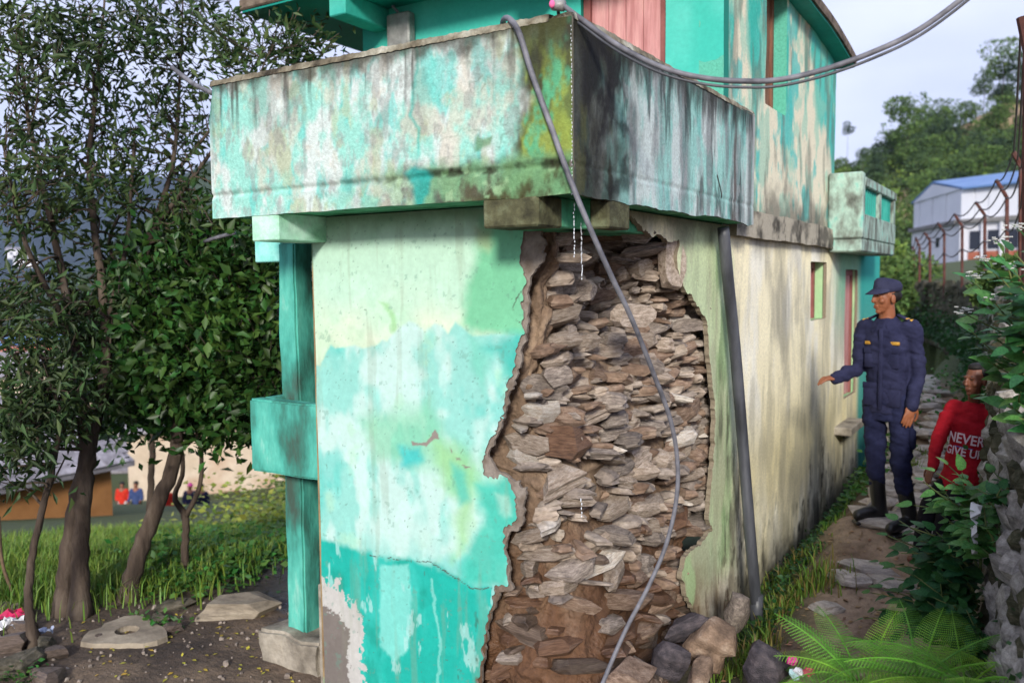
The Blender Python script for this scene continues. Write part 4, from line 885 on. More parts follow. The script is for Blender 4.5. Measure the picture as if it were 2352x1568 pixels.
def shrub(name, base, tips, label, size, kind, npair, seed, cat='plant', flowers=0, group=None, face=None, sag=.12):
    r = random.Random(seed); base = Vector(base); root = empty(name, base, label=label, cat=cat, group=group); st = MB(); fl = []
    for tp in tips:
        tp = Vector(tp)-base; mid = tp*.55+Vector((r.uniform(-.05, .05), r.uniform(-.05, .05), tp.length*sag)); pts = rails([Vector((0, 0, 0)), mid*.6+Vector((0, 0, .02)), mid, tp], 5)
        st.tube(pts, [.006*(1-i/len(pts))+.0018 for i in range(len(pts))], 6)
        for i in range(npair):
            t = .22+.78*i/max(1, npair-1); q_ = pts[min(len(pts)-1, int(t*(len(pts)-1)))]; tg = (pts[min(len(pts)-1, int(t*(len(pts)-1))+1)]-pts[max(0, int(t*(len(pts)-1))-1)]).normalized()
            for sgn in ((-1, 1) if i < npair-1 else (0,)):
                sdv = tg.cross(Vector((0, 0, 1))).normalized()*sgn
                d = (tg*r.uniform(.25, .8)+sdv*r.uniform(.7, 1.2)+Vector((0, 0, r.uniform(-.35, .25)))).normalized() if sgn else tg
                if face is not None: d = (d+Vector(face)*.5).normalized()
                nz_ = Vector((r.uniform(-.4, .4), r.uniform(-.9, .1), 1)); nz_ = (nz_-d*nz_.dot(d)).normalized(); yv = nz_.cross(d)
                Mx = Matrix((d, yv, nz_)).transposed().to_4x4()
                s = size*r.uniform(.6, 1.2)*(1-.35*t); o = link('leaf', LB[kind][r.randrange(3)], root, sc=(s, s, s)); o.location = q_+d*s*.12; o.rotation_euler = Mx.to_euler()
        if flowers: fl.append(pts[-1])
    st.obj('stem', m_stem, root, True)
    for p in fl:
        f = MB()
        for k in range(flowers):
            c_ = p+Vector((r.gauss(0, .022), r.gauss(0, .022), r.uniform(.0, .03)))
            for j in range(5):
                a = j*1.257+r.random(); f.ell(c_+Vector((math.cos(a)*.005, math.sin(a)*.005, 0)), (.0035, .0035, .003), None, 5, 3)
        f.obj('flower', m_flower, root, True, kind='stuff')
    return root
m_flower = mat('white_flower', col=lin(232, 232, 226, .85), rough=.7, var=.1, bump=0, trans=.3)

# ------------------------------------------------------------------ dry stone retaining wall along the path
m_wst = mat('wall_stone', cols=[lin(100, 96, 92, .95), lin(156, 150, 142, .95), lin(194, 188, 180, .95)], scale=4, detail=7, rough=.9, var=.3, bump=.8, bscale=30, bdist=.015, objvar=.28)
m_wstm = mat('mossy_stone', cols=[lin(48, 52, 34, .8), lin(84, 82, 62, .8), lin(120, 112, 92, .8)], scale=5, detail=7, rough=.95, var=.35, bump=.8, bscale=30, bdist=.015, objvar=.28)
m_earth = mat('dark_earth', cols=[lin(44, 38, 32, .8), lin(72, 60, 46, .8), lin(60, 66, 36, .8)], scale=5, rough=.95, var=.35, bump=.8, bscale=20, bdist=.03)
rw = empty('retaining_wall', (0, 0, 0), label='long dark dry stone retaining wall along the right of the path', cat='wall')
yv = np.concatenate([np.arange(-3.2, 5, .06), np.arange(5, 24, .2)]); V = []; F = []; nr_ = 16
for y in yv:
    x0 = float(wallx(y)); zb = float(pathz(y))-.15; zt = float(wtop(y))+.06*float(fbm(y*2.1, 1.0, 4)-.5)
    for k in range(nr_):
        t = k/(nr_-3); b = min(t, 1)
        V.append((x0+.05+.10*b+.05*float(fbm(y*3, b*5, 6)-.5)+(0 if k < nr_-2 else .25*(k-nr_+3)), y, zb+(zt-zb)*b))
for i in range(len(yv)-1):
    for k in range(nr_-1): F.append((i*nr_+k, i*nr_+nr_+k, i*nr_+nr_+k+1, i*nr_+k+1))
link('wall_core', mesh('wall_core', V, F, m_earth, True), rw)
WS = [stone_mesh('stone', m_wst if k % 3 else m_wstm, 300+k) for k in range(12)]
r_ = random.Random(8); cnt = 0; ex = MB(); todo = []
for (ya, yb, w0) in ((-.7, 3.4, .17), (3.4, 17.5, .42)):
    z_ = 0.0
    while z_ < 1.0:
        y = ya+r_.random()*.1
        hh = .10 if w0 < .3 else .15
        while y < yb:
            w = w0*r_.uniform(.7, 1.5); zb = float(pathz(y))-.1; zt = float(wtop(y))
            z = zb+.05+z_*(zt-zb)+r_.uniform(-.02, .02); todo.append((y+w/2, z, w, hh*r_.uniform(.8, 1.4))); y += w*.93
        z_ += hh/1.45
todo.sort(key=lambda t: -(t[2]*t[3])/((t[0]+3.4)**2))
for (y, z, w, h) in todo:
    zb = float(pathz(y)); b = np.clip((z-zb)/(float(wtop(y))-zb), 0, 1); x = float(wallx(y))+.045+.10*b; dx = (float(wallx(y+.2))-float(wallx(y-.2)))/.4
    loc = Vector((x, y, z)); ro = Euler((r_.uniform(-.15, .15), r_.uniform(-.2, .2), math.atan2(1, dx)+r_.uniform(-.15, .15))); sc_ = Vector((w*1.05, .2, h*1.15))
    me = WS[r_.randrange(12)]
    if cnt < 296: link('stone', me, rw, loc, ro, sc_); cnt += 1
    else:
        Mx = Matrix.LocRotScale(loc, ro, sc_); ex.add([Mx @ v.co for v in me.vertices], [tuple(f.vertices) for f in me.polygons])
if ex.V: ex.obj('small_stones', m_wstm, rw, kind='stuff')
bgm = mat('white_plastic', col=lin(226, 226, 228, .85), rough=.35, var=.1, bump=.3, bscale=30)
mb = MB(); r_ = random.Random(2); n = 9
pb = at(2252, 1215, 3.75); V = []
for i in range(n):
    for j in range(5): V.append(pb+Vector((-.02+.02*math.sin(i*2.1+j*1.3), (j/4-.5)*.10*(1-.5*abs(i/(n-1)-.4)), (.5-i/(n-1))*.22))+Vector((r_.uniform(-.008, .008), 0, 0)))
mb.add(V, [(i*5+j, i*5+5+j, i*5+6+j, i*5+j+1) for i in range(n-1) for j in range(4)]); mb.obj('plastic_bag', bgm, None, label='torn white plastic bag caught on the stone wall', cat='bag')

# ------------------------------------------------------------------ plants on the right
r_ = random.Random(33)
T_ = lambda L: [at(*q) for q in L]
shrub('flowering_shrub', at(2440, 900, 3.5), T_([(2230, 640, 3.6), (2262, 600, 3.5), (2215, 720, 3.6), (2300, 560, 3.4), (2345, 530, 3.4), (2330, 620, 3.3), (2280, 690, 3.4), (2350, 690, 3.3)]), 'leafy shrub with clusters of small white flowers above the stone wall', .125, 'A', 7, 1, flowers=16)
shrub('broadleaf_plant', at(2460, 1000, 3.4), T_([(2240, 795, 3.6), (2285, 850, 3.6), (2225, 755, 3.6), (2290, 780, 3.4), (2270, 830, 3.5), (2330, 850, 3.3), (2350, 780, 3.3), (2310, 740, 3.4)]), 'broad leaved green plant hanging over the wall above the child', .13, 'A', 7, 2)
shrub('broadleaf_plant', at(2400, 1010, 3.5), T_([(2250, 905, 3.85), (2320, 930, 3.5), (2345, 900, 3.3), (2340, 960, 3.4)]), 'small sprig with a pointed leaf hanging before the face of the child', .12, 'A', 4, 3)
shrub('creeper', at(2275, 1240, 3.95), T_([(2120, 1105, 4.2), (2150, 1085, 4.15), (2180, 1070, 4.1), (2210, 1085, 4.0), (2230, 1110, 4.0), (2140, 1150, 4.2), (2100, 1160, 4.25), (2170, 1130, 4.1)]), 'leafy green creeper spilling from the wall over the knees of the child', .12, 'A', 6, 4)
shrub('creeper', at(2250, 1330, 3.95), T_([(2090, 1210, 4.2), (2070, 1270, 4.2), (2110, 1240, 4.15), (2150, 1220, 4.1), (2130, 1290, 4.1), (2180, 1250, 4.0), (2210, 1200, 4.0), (2160, 1180, 4.1)]), 'dark leaved creeper beside the right boot of the standing man', .115, 'B', 6, 5)
shrub('creeper', at(2230, 1470, 3.95), T_([(2050, 1300, 4.2), (2030, 1350, 4.25), (2010, 1400, 4.25), (2080, 1360, 4.1), (2100, 1320, 4.1), (2060, 1420, 4.1), (2130, 1380, 4.0), (2160, 1340, 4.0)]), 'dark green leafy plant low against the wall above the fern', .115, 'B', 6, 6)
shrub('creeper', at(2330, 1180, 3.6), T_([(2240, 1120, 3.8), (2280, 1080, 3.7), (2255, 1180, 3.8), (2300, 1120, 3.6)]), 'thin vine with few leaves on the stone wall face', .09, 'B', 4, 7)
shrub('creeper', at(2240, 1560, 3.8), T_([(2120, 1440, 4.0), (2180, 1420, 3.9), (2220, 1400, 3.8), (2160, 1480, 3.9), (2250, 1460, 3.7)]), 'small leaved creeper at the wall foot right of the fern', .085, 'B', 6, 8)
for i, (bx, by_, D0, tips, lb, sz, kd) in enumerate((
    (2245, 1400, 4.0, [(2040, 1230, 4.4), (2065, 1195, 4.4), (2020, 1290, 4.4), (2095, 1265, 4.2), (2125, 1215, 4.2), (2060, 1330, 4.2), (2150, 1290, 4.1), (2105, 1350, 4.1), (2175, 1330, 4.0), (2200, 1290, 3.95)], 'thick dark green plant filling the bank between the man and the wall', .12, 'B'),
    (2260, 1480, 3.85, [(2000, 1360, 4.3), (1985, 1420, 4.25), (2040, 1400, 4.15), (2030, 1460, 4.1), (2080, 1440, 4.0), (2110, 1400, 4.0), (2150, 1440, 3.9), (2190, 1390, 3.85), (2140, 1370, 3.95), (2210, 1430, 3.8)], 'leafy green plant directly behind the ferns at the wall foot', .115, 'B'),
    (2300, 1300, 3.7, [(2200, 1150, 4.0), (2235, 1120, 3.9), (2180, 1200, 4.0), (2225, 1230, 3.85), (2260, 1160, 3.75), (2190, 1265, 3.95)], 'green creeper between the white bag and the red shirt', .105, 'A'),
    (2480, 820, 3.2, [(2300, 640, 3.3), (2330, 580, 3.2), (2345, 660, 3.1), (2290, 720, 3.3), (2352, 740, 3.1), (2320, 800, 3.2), (2280, 770, 3.4), (2350, 860, 3.1)], 'dense leafy bush at the right picture edge above the wall', .12, 'B'))):
    shrub('creeper' if i < 3 else 'bush', at(bx, by_, D0), T_(tips), lb, sz, kd, 8, 40+i)
# ferns
m_fern = [mat('fern_green', cols=[lin(110, 168, 50, .9), lin(160, 214, 84, .9)], scale=6, rough=.55, var=.12, bump=0, objvar=.25, hue=.02, trans=.35), mat('fern_deep', cols=[lin(78, 136, 48, .9), lin(122, 178, 72, .9)], scale=6, rough=.55, var=.12, bump=0, objvar=.25, trans=.3)]
def frond(m, seed, curve):
    r = random.Random(seed); V = []; F = []; n = 26
    def spine(t): return Vector((t, 0, .55*t-curve*t*t))
    for i in range(n):                            # rachis
        pass
    mb = MB(); pts = [spine(i/12) for i in range(13)]; mb.tube(pts, [.010*(1-i/13)+.002 for i in range(13)], 5)
    for i in range(n):
        t = .16+.84*i/n; p = spine(t); L = .21*math.sin(math.pi*min(1, (t-.08)*.92+.12))**.8*(1-.15*t)*(1 if t < .95 else .6)
        tg = (spine(t+.01)-spine(t-.01)).normalized()
        for s in (-1, 1):
            d = (tg*.42+Vector((0, s, 0))+Vector((0, 0, -.18))).normalized(); up = Vector((0, 0, 1)); w = d.cross(up).normalized()
            k = 9
            for j in range(k):                    # leaflets along each pinna
                u = (j+.4)/k; q_ = p+d*L*u; ll = L*.085*(1-u*.7)+.004
                for s2 in (-1, 1):
                    dd = (w*s2+d*.55).normalized(); a = len(mb.V); hw = L/k*.5
                    mb.add([q_-d*hw*.6, q_+dd*ll+d*hw*.1+Vector((0, 0, -.004)), q_+d*hw*.9], [(0, 1, 2)])
    return mb.mesh('frond', m, False)
FR = [frond(m_fern[k % 2], k, .35+.22*(k % 3)) for k in range(6)]
def fern(base, fronds, label, seed):
    r = random.Random(seed); root = empty('fern', base, label=label, cat='fern')
    for (a, L, k, tilt) in fronds: link('frond', FR[k], root, (0, 0, 0), (r.uniform(-.25, .25), -tilt, a), (L, L, L))
A_ = math.radians
base_az = math.atan2(_r[1], _r[0])                # picture right as an azimuth
def fan(n, L, a0, a1, seed, tl=(.0, .5)):
    r = random.Random(seed); return [(base_az+A_(a0+(a1-a0)*(i+r.uniform(-.2, .2))/max(1, n-1)), L*r.uniform(.75, 1.15), r.randrange(6), r.uniform(*tl)) for i in range(n)]
fern(at(1985, 1590, 3.6), fan(13, .44, -60, 250, 1, (-.1, .45)), 'bright green fern at the picture foot nearest the black rock', 1)
fern(at(2110, 1570, 3.5), fan(14, .46, -80, 260, 2, (-.1, .45)), 'bright green fern in the middle of the fern clump', 2)
fern(at(2220, 1580, 3.4), fan(13, .44, -60, 240, 3, (-.1, .45)), 'darker fern at the foot of the stone wall', 3)
fern(at(1890, 1590, 3.75), fan(8, .30, -20, 220, 4, (-.1, .45)), 'small fern sprig beside the coloured wrapper', 4)
pw_ = at(1830, 1535, 3.75); wr = empty('sweet_wrapper', pw_, label='crumpled pink and white wrapper among the ferns', cat='litter')
for k, (c_, dx, dz) in enumerate(((lin(225, 60, 150, .85), -.02, .03), (lin(235, 235, 240, .85), .01, -.01), (lin(220, 80, 110, .85), .05, .0), (lin(190, 225, 225, .85), -.01, -.03))):
    mb = MB(); r = random.Random(k); mb.ell((dx, 0, dz), (.028, .022, .016), Matrix.Rotation(r.random()*3, 3, 'Y'), 7, 5); mb.V = [tuple(Vector(v)+Vector((r.uniform(-.006, .006), r.uniform(-.006, .006), r.uniform(-.006, .006)))) for v in mb.V]
    mb.obj('fold', mat('wrapper_foil', col=c_, rough=.25, var=.1, bump=.2), wr)
# grass and weeds along the path
def tufts(name, pts, h, n, m, seed, label=None, cat=None, spread=.06, kind='stuff'):
    r = np.random.default_rng(seed); P = np.repeat(np.array(pts), n, 0); P[:, :2] += r.normal(0, spread, (len(P), 2))
    P[:, 2] = gz(P[:, 0], P[:, 1])-.01
    a = r.uniform(0, 6.28, len(P)); ln = r.uniform(.1, .7, len(P)); H_ = h*r.uniform(.45, 1.2, len(P)); w = .0035+.003*r.random(len(P))
    dx, dy = np.cos(a), np.sin(a); sx, sy = -dy*w, dx*w; z0 = 0*dx
    b0 = P+np.stack([sx, sy, z0], 1); b1 = P-np.stack([sx, sy, z0], 1)
    m0 = P+np.stack([dx*H_*ln*.35+sx*.8, dy*H_*ln*.35+sy*.8, H_*.6], 1); m1 = P+np.stack([dx*H_*ln*.35-sx*.8, dy*H_*ln*.35-sy*.8, H_*.6], 1); tp = P+np.stack([dx*H_*ln, dy*H_*ln, H_*(1-.3*ln)], 1)
    V = np.stack([b0, b1, m1, m0, tp], 1).reshape(-1, 3); k = np.arange(len(P))*5
    F = np.concatenate([np.stack([k, k+1, k+2], 1), np.stack([k, k+2, k+3], 1), np.stack([k+3, k+2, k+4], 1)])
    return link(name, mesh(name, V, F, m), None, label=label, cat=cat, kind=kind)
m_grass = leafmat('grass', [lin(88, 122, 44, .85), lin(140, 168, 72, .85)], .35, .03, .3); m_dry = leafmat('dry_grass', [lin(130, 116, 62, .8), lin(176, 160, 96, .8)], .3, .02, .3)
r_ = random.Random(14)
gp = [(r_.uniform(.02, .42), y+r_.uniform(-.15, .15), 0) for y in np.arange(1.5, 8, .035)]
tufts('bank_grass', gp, .10, 14, m_grass, 1, 'short grass along the foot of the side wall', 'grass')
gp2 = [tuple(gpix(*q)) for q in ((1790, 1400), (1760, 1440), (1840, 1370), (1870, 1330), (1900, 1340), (1800, 1330), (1720, 1530), (1740, 1500), (1700, 1545), (2110, 1060), (2090, 1090), (2080, 1010), (1750, 1420))]
tufts('grass_tuft', gp2, .13, 70, m_grass, 2, 'tufts of grass beside the trodden path and the downpipe', 'grass', .07); tufts('dry_grass', gp2[:9], .15, 26, m_dry, 3, 'dry straw coloured grass blades mixed into the tufts', 'grass', .08)
def weeds(name, pts, n, h, size, m, seed, label, spread=.1):
    r = np.random.default_rng(seed); P = np.repeat(np.array(pts), n, 0); P[:, :2] += r.normal(0, spread, (len(P), 2)); P[:, 2] = gz(P[:, 0], P[:, 1])+np.abs(r.normal(0, h, len(P)))
    D_ = r.normal(size=(len(P), 3)); D_[:, 2] = r.uniform(-.2, .5, len(P))
    return link(name, leafcloud(name, P, D_, size, .62, m, .6, seed), None, label=label, cat='weeds', kind='stuff')
weeds('wall_foot_weeds', [(r_.uniform(.02, .36), y, 0) for y in np.arange(1.7, 8, .05)], 34, .045, .045, m_leafB, 4, 'low leafy weeds growing along the foot of the side wall', .07)
weeds('path_weeds', [(x, y, 0) for x, y in [(.45, 4.2), (.5, 4.6), (.55, 5.0), (.5, 5.4), (.45, 5.8), (.48, 3.8), (.55, 6.4), (.35, 6.9), (1.2, 5.2), (1.15, 5.8), (1.15, 6.4), (1.05, 7.0), (.9, 7.6), (1.3, 4.5)]], 130, .09, .06, m_leafA, 5, 'green weeds on both sides of the flagged path behind the man', .13)
wp = [(float(wallx(y))-.06+r_.uniform(-.05, .16), y, 0) for y in np.arange(4.2, 17, .05)]
r = np.random.default_rng(6); P = np.repeat(np.array(wp), 30, 0); P[:, :2] += r.normal(0, .06, (len(P), 2)); P[:, 2] = pathz(P[:, 1])+np.abs(r.normal(0, .26, len(P)))*sst(-.2, .5, fbm(P[:, 1]*1.2, P[:, 1]*0, 4)); P = P[P[:, 2] < 2.05]
D_ = r.normal(size=(len(P), 3)); D_[:, 0] -= .8
link('wall_ivy', leafcloud('wall_ivy', P, D_, .07, .6, m_leafB, .3, 7), None, label='dark ivy covering the far part of the stone wall', cat='ivy', kind='stuff')
P = np.array([(float(wallx(y))+.05+r.normal(0, .05), y, float(pathz(y))+abs(r.normal(0, .35))) for y in r.uniform(-.2, 3.6, 2600)]); D_ = r.normal(size=(len(P), 3)); D_[:, 0] -= .8
link('wall_moss_leaves', leafcloud('wall_moss_leaves', P, D_, .035, .7, m_leafB, .3, 8), None, label='tiny leaved ground ivy on the near stones of the wall', cat='ivy', kind='stuff')
dl = np.array([(r.uniform(.35, 1.3), r.uniform(1.0, 3.2), 0) for _ in range(500)]); dl[:, 2] = gz(dl[:, 0], dl[:, 1])+.006
link('fallen_leaves', leafcloud('fallen_leaves', dl, np.stack([np.cos(dl[:, 0]*99), np.sin(dl[:, 0]*99), 0*dl[:, 0]], 1), .035, .6, leafmat('dead_leaf', [lin(120, 86, 56, .8), lin(178, 144, 104, .8)], .4, .03, .0), 3, 9), None, label='dead brown leaves scattered over the near path', cat='leaves', kind='stuff')
# ------------------------------------------------------------------ fence on the retaining wall
m_rust = mat('rusty_iron', cols=[lin(70, 44, 40, .8), lin(104, 64, 56, .8), lin(96, 80, 78, .8)], scale=9, rough=.85, var=.25, bump=.3)
m_wire = mat('wire', col=lin(90, 84, 84, .8), rough=.6, var=.1, bump=0)
fn = empty('barbed_fence', (0, 0, 0), label='rusty barbed wire fence with bent post tops on the far stone wall', cat='fence')
POSTS = [(2362, 120, 2346, 40, 3.75), (2346, 385, 2328, 349, 7.4), (2313, 454, 2288, 413, 9.8), (2262, 494, 2241, 464, 12.0), (2210, 520, 2192, 491, 13.6), (2169, 534, 2154, 511, 15.0), (2136, 552, 2123, 533, 17.2), (2112, 567, 2103, 545, 18.9), (2101, 582, 2096, 565, 21.5), (2080, 600, 2074, 588, 23.5), (2064, 612, 2060, 600, 26)]
tops = []; bends = []
for (bx, by_, tx, ty, D) in POSTS:
    b_ = at(bx, 672, D); b_.z = 1.9; k_ = at(bx, by_, D); t_ = at(tx, ty, D); r__ = .021 if D < 16 else .026
    MB().tube([b_, k_, k_+(t_-k_)*.15, t_], [r__]*4, 6).obj('post', m_rust, fn); tops.append(t_); bends.append(k_)
for L in (tops, [a*.5+b*.5 for a, b in zip(tops, bends)], bends, [b-Vector((0, 0, .35)) for b in bends]):
    pts = []
    for a, b in zip(L[:-1], L[1:]):
        for k in range(8): t = k/8; pts.append(a.lerp(b, t)-Vector((0, 0, .10*math.sin(math.pi*t))))
    mb = MB().tube(pts, [.004+.0004*(p-Vector(CAM)).length for p in pts], 5); mb.obj('wire', m_wire, fn)
# ------------------------------------------------------------------ white building with a blue roof
m_white = mat('white_wall', cols=[lin(220, 220, 226, .9), lin(240, 240, 244, .9)], scale=.6, rough=.9, var=.06, vscale=3, bump=.1)
m_sheet = mat('white_sheet', cols=[lin(226, 228, 236, .9), lin(240, 242, 248, .9)], scale=.4, rough=.5, var=.03, bump=0)
m_blue = mat('blue_roof', cols=[lin(92, 130, 186, .8), lin(122, 158, 208, .8)], scale=.6, rough=.45, var=.05, bump=0)
m_brick = mat('orange_band', cols=[lin(176, 96, 74, .8), lin(200, 130, 104, .8)], scale=2, rough=.9, var=.1)
m_glass = mat('dark_glass', col=(.03, .035, .05), rough=.2, var=0, bump=0)
m_grey = mat('grey_slab', cols=[lin(128, 126, 124, .8), lin(160, 158, 156, .8)], scale=1, rough=.9, var=.1)
P0 = at(2092, 668, 78); P1 = at(2200, 668, 66); P2 = at(2560, 668, 56); P0.z = P1.z = P2.z = 0
bd = empty('white_building', P1, label='large white building with a blue metal roof behind the fence', cat='building')
def wallseg(a, b, z0, z1, th, m, name, parent, off=0.0):
    t = (b-a).normalized(); nrm = Vector((t.y, -t.x, 0)); a = a-P1; b = b-P1
    o0 = nrm*off; o1 = nrm*(off-th); V = [a+o0+Vector((0, 0, z0)), b+o0+Vector((0, 0, z0)), b+o1+Vector((0, 0, z0)), a+o1+Vector((0, 0, z0))]
    V += [v+Vector((0, 0, z1-z0)) for v in V]
    F = [(0, 1, 5, 4), (1, 2, 6, 5), (2, 3, 7, 6), (3, 0, 4, 7), (4, 5, 6, 7), (3, 2, 1, 0)]
    return link(name, mesh(name, V, F, m), parent)
zA, zB, zC = 3.3, 6.3, 8.9
for (a, b) in ((P0, P1), (P1, P2)):
    wallseg(a, b, -3, zB, .4, m_white, 'wall', bd); wallseg(a, b, zA-.15, zA+.1, .5, m_grey, 'slab_edge', bd, .12); wallseg(a, b, zB, zB+.3, .6, m_grey, 'slab_edge', bd, .35)
n = 7
for i in range(n): wallseg(P0.lerp(P1, i/n+.004), P0.lerp(P1, (i+1)/n-.004), zB+.3, zC+.3*0, .15, m_sheet, 'sheet_panel', bd, -.1-.03*(i % 2))
n = 10
for i in range(n): wallseg(P1.lerp(P2, i/n+.003), P1.lerp(P2, (i+1)/n-.003), zB+.3, zC, .15, m_sheet, 'sheet_panel', bd, -.1-.03*(i % 2))
t1 = (P1-P0).normalized(); t2 = (P2-P1).normalized(); mid = P0.lerp(P1, .45)-P1
V = [P0-P1+Vector((0, 0, zC)), Vector((0, 0, zC)), mid+Vector((0, 0, zC+1.1))]; link('gable', mesh('gable', V+[v-Vector((t1.y, -t1.x, 0))*.12 for v in V], [(0, 1, 2), (3, 5, 4), (0, 3, 4, 1), (1, 4, 5, 2), (2, 5, 3, 0)], m_sheet), bd)
e1 = Vector((0, 0, zC-.05))+Vector((t1.x, t1.y, 0))*.5; e2 = e1+(P2-P1); r1 = mid+Vector((0, 0, zC+1.18)); r2 = r1+(P2-P1); back = P0-P1-Vector((t1.x, t1.y, 0))*.5+Vector((0, 0, zC-.05)); b2 = back+(P2-P1)
th = Vector((0, 0, .14)); V = [e1, e2, r2, r1, back, b2]; V += [v+th for v in V]
link('roof', mesh('roof', V, [(0, 1, 2, 3), (3, 2, 5, 4), (6, 9, 8, 7), (9, 10, 11, 8), (0, 6, 7, 1), (3, 9, 6, 0), (4, 10, 9, 3)], m_blue), bd)
for i, t in enumerate((.07, .20, .33, .46)):
    a = P1.lerp(P2, t); b = P1.lerp(P2, t+.095)
    w = wallseg(a, b, zA+.9, zB-.5, .1, m_white, 'window', bd, .03); wallseg(a.lerp(b, .1), a.lerp(b, .9), zA+1.0, zB-.62, .1, m_glass, 'pane', w, .05)
    wallseg(a, b, zA+.12, zA+.85, .1, m_brick, 'balustrade', bd, .05)
    w = wallseg(a, b, .6, zA-.5, .1, m_blue if i == 0 else m_white, 'window', bd, .03); wallseg(a.lerp(b, .12), a.lerp(b, .88), .75, zA-.65, .1, m_glass, 'pane', w, .05)
for t in (.02, .175, .305, .435, .565): wallseg(P1.lerp(P2, t), P1.lerp(P2, t+.018), -3, zB, .1, m_white, 'column', bd, .25)
wallseg(P0.lerp(P1, .55), P0.lerp(P1, .62), zA+1.4, zB-.8, .1, m_glass, 'window', bd, .03)
ph = at(2070, 600, 30); sh = empty('shed', ph, label='small grey shed roof between the house and the white building', cat='shed')
MB().box((-1.1, -.4, -2.2), (1.1, .4, -.25)).obj('wall', m_grey, sh); MB().box((-1.3, -.6, -.249), (1.3, .6, -.15)).obj('roof', m_roof, sh)

# ------------------------------------------------------------------ wooded hillside on the right
RID = [(1700, 470), (1850, 450), (1915, 432), (1990, 408), (2050, 356), (2110, 318), (2180, 290), (2240, 268), (2290, 240), (2352, 214), (2480, 120), (2650, 60), (2900, 20)]
def hillp(px, t):                                # t = 0 foot, 1 ridge, >1 behind the ridge
    ry = np.interp(px, [q[0] for q in RID], [q[1] for q in RID]); D = 84+t*76
    yy = 664+(ry-664)*t**.9; p = at(px, yy if t <= 1 else ry, D)
    if t > 1: p.z -= (t-1)*26
    return p
cx = np.arange(1700, 2901, 14); ts = np.linspace(-.08, 1.3, 46); V = []; cl = []
for px in cx:
    for t in ts:
        p = hillp(px, max(t, 0) if t >= 0 else 0); 
        if t < 0: p.z -= 6
        p.z += 2.2*(float(fbm(px*.02, t*6, 3))-.5)*(1 if 0 < t < 1.05 else 0); V.append(p)
bare = [[(2190, 300), (2230, 262), (2300, 246), (2380, 236), (2380, 290), (2290, 300), (2240, 318)], [(2046, 452), (2085, 440), (2110, 470), (2104, 560), (2060, 570), (2050, 520)], [(2320, 420), (2360, 418), (2360, 450), (2322, 450)]]
PXY = np.array([[(px, 664+(np.interp(px, [q[0] for q in RID], [q[1] for q in RID])-664)*max(t, 0)**.9) for t in ts] for px in cx])
soil = np.zeros(PXY.shape[:2])
for b in bare: soil = np.maximum(soil, sst(-6, 6, polysd(np.array(b, float), PXY[..., 0], PXY[..., 1])+(fbm(PXY[..., 0]*.05, PXY[..., 1]*.05, 5)-.5)*26))
cl = mixc(np.broadcast_to(lin(66, 88, 44, .6), soil.shape+(3,)).copy(), lin(96, 110, 58, .6), sst(.4, .6, fbm(PXY[..., 0]*.03, PXY[..., 1]*.05, 9)))
cl = mixc(cl, lin(206, 176, 140, .8), soil)
n0, n1_ = soil.shape; ii = np.arange(n0*n1_).reshape(n0, n1_); q = np.stack([ii[:-1, :-1], ii[1:, :-1], ii[1:, 1:], ii[:-1, 1:]], -1).reshape(-1, 4)
link('hillside', mesh('hillside', [tuple(v) for v in V], q, mat('hill_cover', attr='col', rough=.95, var=.3, vscale=.6, bump=.6, bscale=.5, bdist=.5), True, cl.reshape(-1, 3)), kind='structure')
def crown(name, m, seed, n=1500, size=.5, lobes=8, rx=1.0, rz=1.0):
    r = np.random.default_rng(seed); P = []; D_ = []
    for k in range(lobes):
        a = r.uniform(0, 6.28); c_ = np.array([math.cos(a)*r.uniform(.1, .62)*rx, math.sin(a)*r.uniform(.1, .62)*rx, r.uniform(.35, 1.35)*rz]); s = r.uniform(.28, .5)
        v = r.normal(size=(n//lobes, 3)); v /= np.linalg.norm(v, axis=1, keepdims=True); rad = r.uniform(.72, 1.08, (len(v), 1))
        P.append(c_+v*rad*s*np.array([1.1, 1.1, .85])); D_.append(v+r.normal(0, .5, v.shape))
    return leafcloud(name, np.concatenate(P), np.concatenate(D_), size, .8, m, .3, seed)
def smalltrunk(name, h=1.0, bend=.1, r0=.05):
    return MB().tube(rails([(0, 0, -.3), (bend*.4, 0, h*.35), (bend, .05, h*.75), (bend*.6, 0, h*1.15)], 3), [r0*(1-.07*i) for i in range(10)], 6).mesh(name, m_bark, True)
m_bark = mat('bark', cols=[lin(46, 38, 34, .8), lin(84, 72, 62, .8), lin(110, 98, 86, .8)], scale=8, stretch=(1, 1, .25), detail=6, rough=.95, var=.3, bump=.8, bscale=25, bdist=.02)
hm = [leafmat('hill_leaf_%d' % i, [lin(*a, .95), lin(*b, .95)], .3, .02, .12, .7, .2, 2.0) for i, (a, b) in enumerate((((54, 76, 46), (90, 114, 66)), ((66, 90, 46), (108, 136, 72)), ((84, 110, 50), (130, 156, 78)), ((48, 68, 50), (76, 98, 66))))]
CR = [crown('crown', hm[i % 4], 40+i, 1500, .11, 9, 1, [.9, 1.1, .8, 1.3][i % 4]) for i in range(8)]; TR = [smalltrunk('trunk', 1, .1*(i-1)) for i in range(3)]
r_ = random.Random(77); hills = []
while len(hills) < 235:
    px = r_.uniform(1890, 2420); t = r_.uniform(.03, 1.02)**.8; ry = np.interp(px, [q[0] for q in RID], [q[1] for q in RID]); yy = 664+(ry-664)*t**.9
    if any(polysd(np.array(b, float), np.array(px), np.array(yy)) > -4 for b in bare) and r_.random() < .93: continue
    hills.append((px, t))
